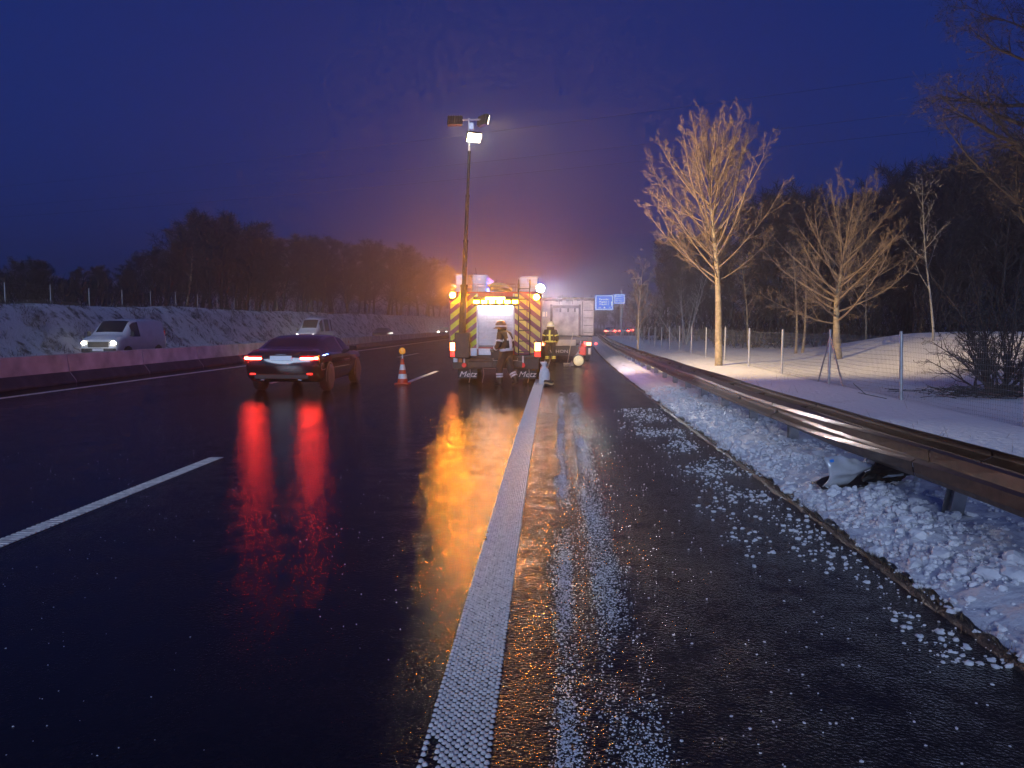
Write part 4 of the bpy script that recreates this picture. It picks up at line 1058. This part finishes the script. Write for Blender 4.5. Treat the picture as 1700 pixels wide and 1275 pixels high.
fl_ = MB().b2(-0.95, 0.55, 0.10, 0.13, 0.28, 0.70).build('mud_flap', BLKP, LOR, bevel=0.006)
lettering('WHON', 0.20, LETT, fl_, (-0.30, 0.096, 0.44), sx=1.25)
MB().b2(0.72, 1.18, 0.10, 0.13, 0.28, 0.66).build('mud_flap', BLKP, LOR, bevel=0.006)
EM_LTAIL = M('lorry_tail_glow', (0.6, 0.1, 0.05), 0.2, emit=(1.0, 0.20, 0.08), estr=14)
EM_LRED = M('lorry_red_glow', (0.6, 0.05, 0.03), 0.2, emit=(1.0, 0.03, 0.03), estr=12)
for s in (-1, 1):
    MB().b2(s*1.0-0.18, s*1.0+0.20, -0.02, 0.05, 0.66, 0.92).build('lamp_board', BLKP, LOR, bevel=0.01)
    MB().b2(s*1.04-0.10, s*1.04+0.10, -0.035, -0.02, 0.72, 0.86).build('tail_light', EM_LTAIL, LOR, bevel=0.01)
    MB().b2(s*0.87-0.05, s*0.87+0.05, -0.035, -0.02, 0.70, 0.88).build('tail_light', EM_LRED, LOR, bevel=0.01)
    MB().lathe([(0.03,0),(0.05,-0.05),(0.02,-0.07)], 10, (s*1.36, 0.02, 0.80), 'y').build('marker_lamp', EM_LRED, LOR)
    for y in (1.6, 2.9, 4.2): wheel(LOR, s*0.98, y, 0.50, 0.38, s)
MB().b2(1.02, 1.12, -0.01, 0.06, 0.32, 0.60).build('flap_reflector', M('cream_plate', (0.7,0.6,0.5), 0.4), LOR)
mb = MB(); mb.prism([(9.2,0.5),(9.2,2.8),(10.9,2.8),(11.3,1.6),(11.3,0.5)], 'x', -1.22, 1.22); mb.build('cab', TWHT, LOR, bevel=0.05)
for s in (-1, 1):
    MB().prism([(10.0,1.6),(10.0,2.3),(10.8,2.3),(11.0,1.6)], 'x', s*1.222, s*1.23).build('side_window', GLASS, LOR)
    for y in (8.6, 10.5): wheel(LOR, s*1.0, y, 0.50, 0.38, s)
MB().b2(-0.5,0.5,8.2,11.0,0.6,0.9).build('tractor_chassis', TDRK, LOR)
# ------------------------------------------------------------------ traffic cone with warning lamp
CRED = M('cone_red', (0.62, 0.06, 0.02), 0.45, var=0.15, scale=12)
CWHT = M('cone_white', (0.78, 0.80, 0.82), 0.35, var=0.08, scale=12)
AMBL = M('amber_lens', (0.75, 0.30, 0.04), 0.2, var=0.15, emit=(1.0, 0.40, 0.05), estr=0.35)
CN = thing('traffic_cone', 'red and white traffic cone topped by an amber warning lamp', 'cone', (-3.93, 21.1, 0))
MB().b2(-0.20, 0.20, -0.20, 0.20, 0.0, 0.035).build('base', CRED, CN, bevel=0.012)
for z0, z1, m in ((0.035,0.15,CRED),(0.15,0.28,CWHT),(0.28,0.39,CRED),(0.39,0.54,CWHT),(0.54,0.70,CRED)):
    r = lambda z: lerp(0.155, 0.035, z/0.70)
    MB().lathe([(r(z0)-0.004,z0),(r(z0),z0),(r(z1),z1),(r(z1)-0.004,z1)], 24).build('cone_band', m, CN, smooth=False)
MB().cyl((0,0,0.70),(0,0,0.84),0.018,n=10).build('lamp_stem', CWHT, CN)
o = MB().lathe([(0.0275,0.045),(0.085,0.035),(0.098,0.0),(0.085,-0.035),(0.0275,-0.045)], 24, (0,0,0.91), 'y').build('warning_lamp', AMBL, CN, smooth=True)
MB().lathe([(0.100,-0.014),(0.107,-0.010),(0.107,0.010),(0.100,0.014)], 24, (0,0,0.91), 'y').build('lamp_rim', BLKP, o)

# ------------------------------------------------------------------ firefighters
TURN = M('turnout_cloth', (0.032, 0.022, 0.019), 0.85, var=0.35, scale=12, bump=0.012, bscale=22)
TROU = M('turnout_trousers', (0.026, 0.022, 0.026), 0.85, var=0.35, scale=12, bump=0.012, bscale=22)
SKIN = M('skin', (0.42, 0.25, 0.18), 0.5, var=0.1)
BOOT = M('boot_leather', (0.014, 0.013, 0.012), 0.45, var=0.3)
BANDY = M('reflective_yellow', (0.78, 0.80, 0.22), 0.4, var=0.08, scale=20)
BANDS = M('reflective_silver', (0.74, 0.76, 0.80), 0.35, var=0.08, scale=20)
HELW = M('helmet_pale', (0.72, 0.72, 0.52), 0.35, var=0.08)
HELD = M('helmet_dark', (0.13, 0.07, 0.045), 0.35, var=0.2)
GLOV = M('glove_leather', (0.30, 0.24, 0.17), 0.7, var=0.2)
EYE = M('eye_dark', (0.02, 0.015, 0.01), 0.2)
def skin_mesh(V, E, RAD, root, sub=2):
    names = list(V); me = bpy.data.meshes.new('body_frame')
    me.from_pydata([V[k] for k in names], [(names.index(a), names.index(b)) for a, b in E], [])
    o = bpy.data.objects.new('body_frame', me); C.objects.link(o)
    o.modifiers.new('skin', 'SKIN'); sd = o.modifiers.new('sub', 'SUBSURF'); sd.levels = sub; sd.render_levels = sub
    if not me.skin_vertices: raise RuntimeError('no skin layer')
    for i, k in enumerate(names):
        r = RAD[k]; me.skin_vertices[0].data[i].radius = (r, r) if not hasattr(r, '__len__') else r
        me.skin_vertices[0].data[i].use_root = (k == root)
    dg = bpy.context.evaluated_depsgraph_get(); dg.update()
    out = bpy.data.meshes.new_from_object(o.evaluated_get(dg)); bpy.data.objects.remove(o)
    out.materials.clear(); out.polygons.foreach_set('use_smooth', [True]*len(out.polygons))
    return out
def ring(p, axis, rx, ry, w, mat, name, parent, xdir=Vector((1,0,0)), n=20):
    a = Vector(axis).normalized(); x = (xdir - a*xdir.dot(a)).normalized(); y = a.cross(x); p = Vector(p)
    vs = []; prof = [(0.94,-0.5),(1.0,-0.5),(1.03,0),(1.0,0.5),(0.94,0.5)]
    for s, h in prof:
        for k in range(n):
            t = 2*math.pi*k/n; vs.append(p + x*math.cos(t)*rx*s + y*math.sin(t)*ry*s + a*h*w)
    fs = [(i*n+k, i*n+(k+1)%n, (i+1)*n+(k+1)%n, (i+1)*n+k) for i in range(4) for k in range(n)]
    return MB().add(vs, fs).build(name, mat, parent, smooth=True)
def glove(parent, w, d, side, palm_n):
    w = Vector(w); d = Vector(d).normalized(); n = Vector(palm_n); n = (n - d*n.dot(d)).normalized(); s = d.cross(n)*side
    V = {'w': w, 'p': w + d*0.05, 'q': w + d*0.095}; E = [('w','p'),('p','q')]; RD = {'w': 0.034, 'p': (0.042,0.028), 'q': (0.040,0.022)}
    for k, (off, ln) in enumerate(((-0.033,0.075),(-0.011,0.088),(0.011,0.082),(0.032,0.064))):
        a = w + d*0.10 + s*off
        V['a%d'%k] = a; V['b%d'%k] = a + d*ln*0.5 + n*0.008; V['c%d'%k] = a + d*ln*0.8 + n*0.034
        RD.update({'a%d'%k: 0.0115, 'b%d'%k: 0.011, 'c%d'%k: 0.009}); E += [('q','a%d'%k),('a%d'%k,'b%d'%k),('b%d'%k,'c%d'%k)]
    V['t0'] = w + d*0.055 - s*0.05; V['t1'] = w + d*0.10 - s*0.062 + n*0.018; RD['t0'] = 0.014; RD['t1'] = 0.011; E += [('p','t0'),('t0','t1')]
    me = skin_mesh(V, E, RD, 'p', 1); me.materials.append(GLOV)
    return obj('glove', me, None, parent)
def person(label, loc, rz, J, band, helmet, hair, group, lean_head=(0,0,0)):
    t = thing('person', label, 'person', loc, rz, group)
    RAD = dict(pelvis=(0.20,0.15), waist=(0.20,0.15), chest=(0.225,0.16), collar=(0.13,0.11), neck=0.065, head=(0.098,0.105), crown=(0.088,0.095), nose=0.016,
               hipL=0.125, kneeL=0.098, ankL=0.088, heelL=0.062, toeL=0.045, hipR=0.125, kneeR=0.098, ankR=0.088, heelR=0.062, toeR=0.045,
               shL=0.105, elL=0.082, wrL=0.058, shR=0.105, elR=0.082, wrR=0.058)
    E = [('pelvis','waist'),('waist','chest'),('chest','collar'),('collar','neck'),('neck','head'),('head','crown'),('head','nose')]
    for s in 'LR': E += [('pelvis','hip'+s),('hip'+s,'knee'+s),('knee'+s,'ank'+s),('ank'+s,'heel'+s),('heel'+s,'toe'+s),('chest','sh'+s),('sh'+s,'el'+s),('el'+s,'wr'+s)]
    me = skin_mesh(J, E, RAD, 'pelvis')
    for m in (TURN, TROU, SKIN, BOOT): me.materials.append(m)
    zn = J['neck'][2]
    for p in me.polygons:
        c = p.center; k = 0
        if c.z > zn - 0.01 and (Vector(J['neck']) - c).length < 0.4: k = 2
        elif c.z < J['pelvis'][2] - 0.06:
            dw = min((Vector(J['wr'+s]) - c).length for s in 'LR'); de = min((Vector(J['el'+s]) - c).length for s in 'LR')
            k = 1 if min(dw, de) > 0.19 else 0
        for s in 'LR':
            if (Vector(J['ank'+s]) - c).length < 0.17 or (Vector(J['toe'+s]) - c).length < 0.1: k = 3
        p.material_index = k
    obj('body', me, None, t)
    V = {k: Vector(v) for k, v in J.items()}
    for s, sd in (('L',-1),('R',1)):
        for u in (0.50, 0.68):
            ring(V['knee'+s].lerp(V['ank'+s], u), V['ank'+s]-V['knee'+s], 0.094, 0.094, 0.045, band, 'leg_band', t)
        ring(V['el'+s].lerp(V['wr'+s], 0.55), V['wr'+s]-V['el'+s], 0.072, 0.072, 0.05, band, 'sleeve_band', t)
        ring(V['sh'+s].lerp(V['el'+s], 0.55), V['el'+s]-V['sh'+s], 0.092, 0.092, 0.05, band, 'sleeve_band', t)
        glove(t, V['wr'+s], V['wr'+s]-V['el'+s], sd, (-sd,0.3,0))
    ax = V['waist']-V['pelvis']
    ring(V['pelvis'].lerp(V['waist'], 0.15), ax, 0.215, 0.165, 0.075, band, 'hem_band', t)
    ring(V['waist'].lerp(V['chest'], 0.55), V['chest']-V['waist'], 0.218, 0.163, 0.06, band, 'chest_band', t)
    back = V['waist'] - Vector((0, 0.155, 0)); top = V['collar'] - Vector((0, 0.115, 0.02))
    mb = MB(); mb.tube([back - Vector((0,0,0.15)), back, V['chest'] - Vector((0,0.165,0)), top], 0.045, 8); mb.build('back_stripe', band, t, smooth=True)
    hc = V['crown'] + Vector((0, 0.0, 0.0)) + Vector(lean_head)
    h = MB().lathe([(0.150,-0.085),(0.156,-0.06),(0.150,0.0),(0.132,0.055),(0.095,0.10),(0.045,0.122),(0.004,0.127)], 24, hc).build('helmet', helmet, t, smooth=True)
    mb = MB(); mb.lathe([(0.150,-0.09),(0.19,-0.105),(0.19,-0.095),(0.150,-0.075)], 24, hc + Vector((0,0.02,0))); mb.build('helmet_brim', helmet, h, smooth=True)
    MB().lathe([(0.1575,-0.055),(0.159,-0.04),(0.157,-0.02),(0.1545,-0.015)], 24, hc).build('helmet_stripe', BANDS, h, smooth=True)
    mb = MB(); vs = []; fs = []
    for k in range(13):
        a = math.pi + math.pi*k/12
        for r, z in ((0.145,-0.085),(0.15,-0.16),(0.155,-0.24)): vs.append(hc + Vector((math.cos(a)*r, math.sin(a)*r, z)))
    for k in range(12):
        for i in range(2): fs.append((k*3+i, k*3+i+1, (k+1)*3+i+1, (k+1)*3+i))
    MB().add(vs, fs).build('neck_guard', TURN, h, smooth=True)
    e = MB()
    for s in (-1, 1): e.lathe([(0.004,-0.012),(0.012,0),(0.004,0.012)], 8, V['head'] + Vector((s*0.034, 0.088, 0.02)))
    e.build('eyes', EYE, t)
    return t
ST = dict(pelvis=(0,0,0.93), waist=(0,0,1.10), chest=(0,0.0,1.30), collar=(0,0.0,1.43), neck=(0,0.01,1.49), head=(0,0.03,1.58), crown=(0,0.03,1.66), nose=(0,0.13,1.575),
          hipL=(-0.11,0,0.86), kneeL=(-0.13,0.03,0.48), ankL=(-0.14,-0.01,0.13), heelL=(-0.14,-0.02,0.06), toeL=(-0.16,0.17,0.045),
          hipR=(0.11,0,0.86), kneeR=(0.13,0.03,0.48), ankR=(0.15,-0.01,0.13), heelR=(0.15,-0.02,0.06), toeR=(0.17,0.17,0.045),
          shL=(-0.21,0,1.36), elL=(-0.30,-0.03,1.08), wrL=(-0.27,0.10,0.86), shR=(0.21,0,1.36), elR=(0.29,0.0,1.08), wrR=(0.22,0.17,0.90))
J2 = dict(ST)
person('person in dark turnout gear with pale helmet and yellow bands, back turned, beside the lorry', (0.22, 32.3, 0), R(-12), J2, BANDY, HELW, None, 'firefighters')
J1 = dict(ST); J1.update(chest=(0,0.07,1.29), collar=(0,0.11,1.42), neck=(0,0.14,1.47), head=(0,0.18,1.55), crown=(0,0.19,1.63), nose=(0,0.28,1.53), waist=(0,0.02,1.10),
          shL=(-0.20,0.07,1.35), elL=(-0.28,0.06,1.07), wrL=(-0.22,0.28,0.98), shR=(0.20,0.08,1.35), elR=(0.30,0.02,1.08), wrR=(0.26,0.16,0.86),
          kneeL=(-0.12,0.16,0.50), ankL=(-0.12,0.14,0.13), heelL=(-0.12,0.13,0.06), toeL=(-0.13,0.32,0.045),
          kneeR=(0.12,-0.02,0.48), ankR=(0.12,-0.22,0.16), heelR=(0.12,-0.25,0.09), toeR=(0.13,-0.07,0.04))
person('person in brown turnout gear with silver bands, facing the fire engine rear shutter', (-1.03, 20.62, 0), R(58), J1, BANDS, HELD, None, 'firefighters')

# ------------------------------------------------------------------ hand cart, sack, brooms
DISC = M('cream_disc', (0.78, 0.74, 0.42), 0.45, var=0.12, scale=9)
RUB = TYRE
HC = thing('hand_cart', 'hand cart with a cream wheel disc and slanting handles behind the lorry', 'hand cart', (1.30, 30.1, 0))
for x in (0.0, 0.46):
    w = MB().lathe([(0.17,-0.05),(0.235,-0.05),(0.25,-0.03),(0.25,0.03),(0.235,0.05),(0.17,0.05)], 24, axis='y').build('wheel', RUB, HC, smooth=True); w.location = (0.0, x, 0.25)
    MB().lathe([(0.20,0.03),(0.20,-0.052),(0.17,-0.066),(0.03,-0.075)], 24, axis='y').build('wheel_disc', DISC, w, smooth=True)
MB().cyl((0,-0.05,0.25),(0,0.5,0.25),0.02,n=8).build('axle', TUBE, HC)
mb = MB()
for y in (0.08, 0.38): mb.tube([(-0.36,y,0.04),(-0.10,y,0.42),(0.02,y,0.62),(0.10,y,1.02)], 0.016, 6)
mb.build('handle', TUBE, HC)
MB().prism([(-0.38,0.03),(-0.08,0.45),(0.02,0.55),(0.06,0.40),(-0.20,0.03)], 'y', 0.10, 0.36).build('cart_body', M('pale_cart', (0.6,0.55,0.45), 0.6), HC, bevel=0.02)
mb = MB(); mb.b2(0.02,0.30,0.12,0.34,0.45,0.80); mb.b2(0.06,0.24,0.14,0.32,0.80,0.92); mb.build('red_canister', CRED, HC, bevel=0.04)
br = thing('street_broom', 'broom with a pale bristle head leaning against the lorry tail', 'broom', (1.0, 30.5, 0))
MB().cyl((-0.12,0,0.12),(0.10,0.25,1.32),0.014,n=8).build('broom_handle', M('broom_wood', (0.5,0.42,0.3), 0.6), br)
mb = MB(); rr = random.Random(4)
mb.box((-0.13,0,0.12),(0.30,0.07,0.05))
for k in range(60): x = -0.27+0.28*rr.random(); mb.tube([(x,rr.uniform(-.02,.02),0.11),(x+rr.uniform(-.03,.03),rr.uniform(-.05,.05),0.0)],0.004,3,False)
mb.build('broom_head', DISC, br)
SACKM = M('white_sack_cloth', (0.80, 0.80, 0.82), 0.6, var=0.1, scale=14, bump=0.02, bscale=14)
SK = thing('absorbent_sack', 'white crumpled sack standing at the right rear corner of the fire engine', 'sack', (-0.04, 20.72, 0))
mb = MB(); n = 18; vs = []
lv = [(0.0,0.11,0.09),(0.04,0.14,0.11),(0.16,0.15,0.11),(0.32,0.14,0.10),(0.44,0.11,0.085),(0.50,0.06,0.06),(0.54,0.05,0.045),(0.60,0.09,0.05),(0.64,0.10,0.04)]
for i, (z, rx, ry) in enumerate(lv):
    for k in range(n):
        a = 2*math.pi*k/n; j = 1 + 0.14*noise.noise(Vector((math.cos(a)*2, math.sin(a)*2, z*7)))
        vs.append((rx*j*math.cos(a) + 0.03*math.sin(z*5.0), ry*j*math.sin(a), z))
fs = [(i*n+k, i*n+(k+1)%n, (i+1)*n+(k+1)%n, (i+1)*n+k) for i in range(len(lv)-1) for k in range(n)] + [tuple(range(n))[::-1], tuple((len(lv)-1)*n+k for k in range(n))]
mb.add(vs, fs).build('sack_cloth', SACKM, SK, smooth=True)
HB = thing('hose_bundle', 'small coil of dark and pale hose lying in front of the white sack', 'hose', (0.10, 20.45, 0))
for k, (m, z) in enumerate(((BLKP,0.03),(HOSE,0.08),(BLKP,0.13))):
    pts = [(0.11*math.cos(i/16*6.283), 0.09*math.sin(i/16*6.283), z + 0.02*math.sin(i/16*6.283*2)) for i in range(17)]
    MB().tube(pts, 0.026, 8, False).build('hose_loop', m, HB, smooth=True)

# ------------------------------------------------------------------ overhead direction sign
SBLUE = M('sign_blue', (0.01, 0.13, 0.55), 0.4, var=0.06, emit=(0.0, 0.20, 0.9), estr=0.55)  # panel glow painted in for headlights on reflective sheeting
SWHT = M('sign_white', (0.8, 0.8, 0.8), 0.4, var=0.03, emit=(0.7, 0.85, 1.0), estr=0.8)  # lettering glows too, in place of returned headlight
SG = thing('direction_sign', 'blue overhead motorway direction sign with white lettering beyond the lorry', 'sign', (8.3, 100, 0))
mb = MB(); mb.cyl((1.55,0.5,-0.3),(1.55,0.5,6.2),0.16,n=12); mb.cyl((-1.9,0.35,5.0),(1.6,0.35,5.0),0.10,n=8); mb.cyl((-1.9,0.35,4.2),(1.6,0.35,4.2),0.10,n=8); mb.build('gantry', GALV, SG)
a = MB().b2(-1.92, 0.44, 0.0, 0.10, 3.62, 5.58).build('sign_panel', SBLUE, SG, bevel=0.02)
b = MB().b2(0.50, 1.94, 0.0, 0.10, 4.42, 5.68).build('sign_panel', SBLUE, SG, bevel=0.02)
def frame(p, x0, x1, z0, z1):
    mb = MB(); w = 0.07
    for r in ((x0,x1,z0,z0+w),(x0,x1,z1-w,z1),(x0,x0+w,z0+w,z1-w),(x1-w,x1,z0+w,z1-w)): mb.b2(r[0],r[1],-0.012,-0.004,r[2],r[3])
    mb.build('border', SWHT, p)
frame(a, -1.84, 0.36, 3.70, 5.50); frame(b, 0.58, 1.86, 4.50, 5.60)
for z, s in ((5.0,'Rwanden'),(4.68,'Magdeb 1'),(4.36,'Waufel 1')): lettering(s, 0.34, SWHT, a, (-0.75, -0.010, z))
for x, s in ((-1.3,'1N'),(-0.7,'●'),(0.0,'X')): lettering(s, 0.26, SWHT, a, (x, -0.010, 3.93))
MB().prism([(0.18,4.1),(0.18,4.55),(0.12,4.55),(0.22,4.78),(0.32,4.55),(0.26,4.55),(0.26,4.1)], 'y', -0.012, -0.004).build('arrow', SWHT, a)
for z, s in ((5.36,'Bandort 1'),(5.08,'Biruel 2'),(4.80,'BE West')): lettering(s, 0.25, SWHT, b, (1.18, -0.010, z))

# ------------------------------------------------------------------ crash debris under the barrier
SILV = M('silver_car_paint', (0.62, 0.65, 0.68), 0.25, 0.3, var=0.15, scale=9, coat=0.5)
CLEAR = M('broken_lens', (0.55, 0.6, 0.65), 0.06, 0.0, var=0.2, spec=0.9)
DB = thing('car_wing_fragment', 'crumpled silver car wing with torn black liner lying under the crash barrier', 'car wreckage', (2.96, 7.25, 0.09), R(8)); DB.scale = (1.15, 1.15, 1.15)
def sheet(fn, nu, nv, th=0.006):
    mb = MB(); P = [[Vector(fn(i/nu, j/nv)) for j in range(nv+1)] for i in range(nu+1)]
    vs = [p for r in P for p in r] + [p + Vector((0, th, th*0.5)) for r in P for p in r]
    w = nv+1; o = (nu+1)*w; fs = []
    for i in range(nu):
        for j in range(nv):
            a = i*w+j; fs.append((a, a+1, a+w+1, a+w)); fs.append((o+a, o+a+w, o+a+w+1, o+a+1))
    for i in range(nu): fs.append((i*w, (i+1)*w, o+(i+1)*w, o+i*w)); fs.append((i*w+nv, o+i*w+nv, o+(i+1)*w+nv, (i+1)*w+nv))
    for j in range(nv): fs.append((j, o+j, o+j+1, j+1)); fs.append((nu*w+j, nu*w+j+1, o+nu*w+j+1, o+nu*w+j))
    return mb.add(vs, fs)
def wing(u, v):
    x = -0.34 + 0.44*u + 0.02*math.sin(v*5); z = 0.02 + v*0.25*(1 - 0.45*max(0, u-0.35)) - 0.10*u*u*(1-v)*0 
    cut = 0.12*max(0, u-0.45)*(1-v)*2.2
    return (x, -0.02 - 0.08*math.sin(v*2.6) + 0.10*u*u + 0.012*noise.noise(Vector((u*5, v*5, 1)))*2, z + cut + 0.01*noise.noise(Vector((u*7, v*7, 4))))
sheet(wing, 16, 12).build('wing_panel', SILV, DB, smooth=True)
sheet(lambda u, v: (0.02 + 0.12*u, -0.02 + 0.10*math.sin(u*3.1) + 0.02*noise.noise(Vector((u*6, v*6, 9))), 0.17 + 0.10*v + 0.03*math.sin(u*6)), 8, 6).build('torn_flap', SILV, DB, smooth=True)
sheet(lambda u, v: (-0.34 + 0.62*u, -0.08 + 0.26*v + 0.03*noise.noise(Vector((u*6, v*6, 2))), 0.015 + 0.05*noise.noise(Vector((u*5, v*5, 7))) + 0.12*max(0, v-0.4)*math.sin(u*3.1)), 16, 8, 0.01).build('wheel_liner', BLKP, DB, smooth=True)
sheet(lambda u, v: (0.04 + 0.34*u, -0.04 + 0.10*math.cos(v*3)+0.03*noise.noise(Vector((u*9, v*9, 2))), 0.03 + 0.22*v*(1-0.35*u) + 0.03*noise.noise(Vector((u*8, v*8, 5)))), 9, 7, 0.012).build('bumper_core', BLKP, DB)
rr = random.Random(8)
for k in range(9):
    c = (rr.uniform(0.22, 0.50), rr.uniform(-0.10, 0.12), rr.uniform(0.03, 0.24)); s = rr.uniform(0.02, 0.05)
    vs = [Vector(c) + Vector((rr.gauss(0,s), rr.gauss(0,s), rr.gauss(0,s))) for _ in range(4)]
    MB().add(vs, [(0,1,2),(0,2,3),(0,3,1),(1,3,2)]).build('lens_shard', CLEAR, DB)
BL = M('blue_sticker', (0.02, 0.22, 0.7), 0.3)
MB().add([Vector(wing(0.08,0.85))+Vector((0,-0.003,0)), Vector(wing(0.16,0.85))+Vector((0,-0.003,0)), Vector(wing(0.16,0.93))+Vector((0,-0.003,0)), Vector(wing(0.08,0.93))+Vector((0,-0.003,0))], [(0,1,2,3)]).build('sticker', BL, DB)

# ------------------------------------------------------------------ winter haze
m = bpy.data.materials.new('haze'); m.use_nodes = True; t = m.node_tree; t.nodes.clear()
pv = t.nodes.new('ShaderNodeVolumePrincipled'); out = t.nodes.new('ShaderNodeOutputMaterial')
pv.inputs['Color'].default_value = (0.86, 0.88, 0.92, 1); pv.inputs['Density'].default_value = HAZE; pv.inputs['Anisotropy'].default_value = 0.76
t.links.new(pv.outputs[0], out.inputs['Volume'])
hz = MB().b2(-410, 410, -60, 690, -2, 48).build('haze', m); stuff(hz); hz['label'] = 'thin winter haze over the motorway'
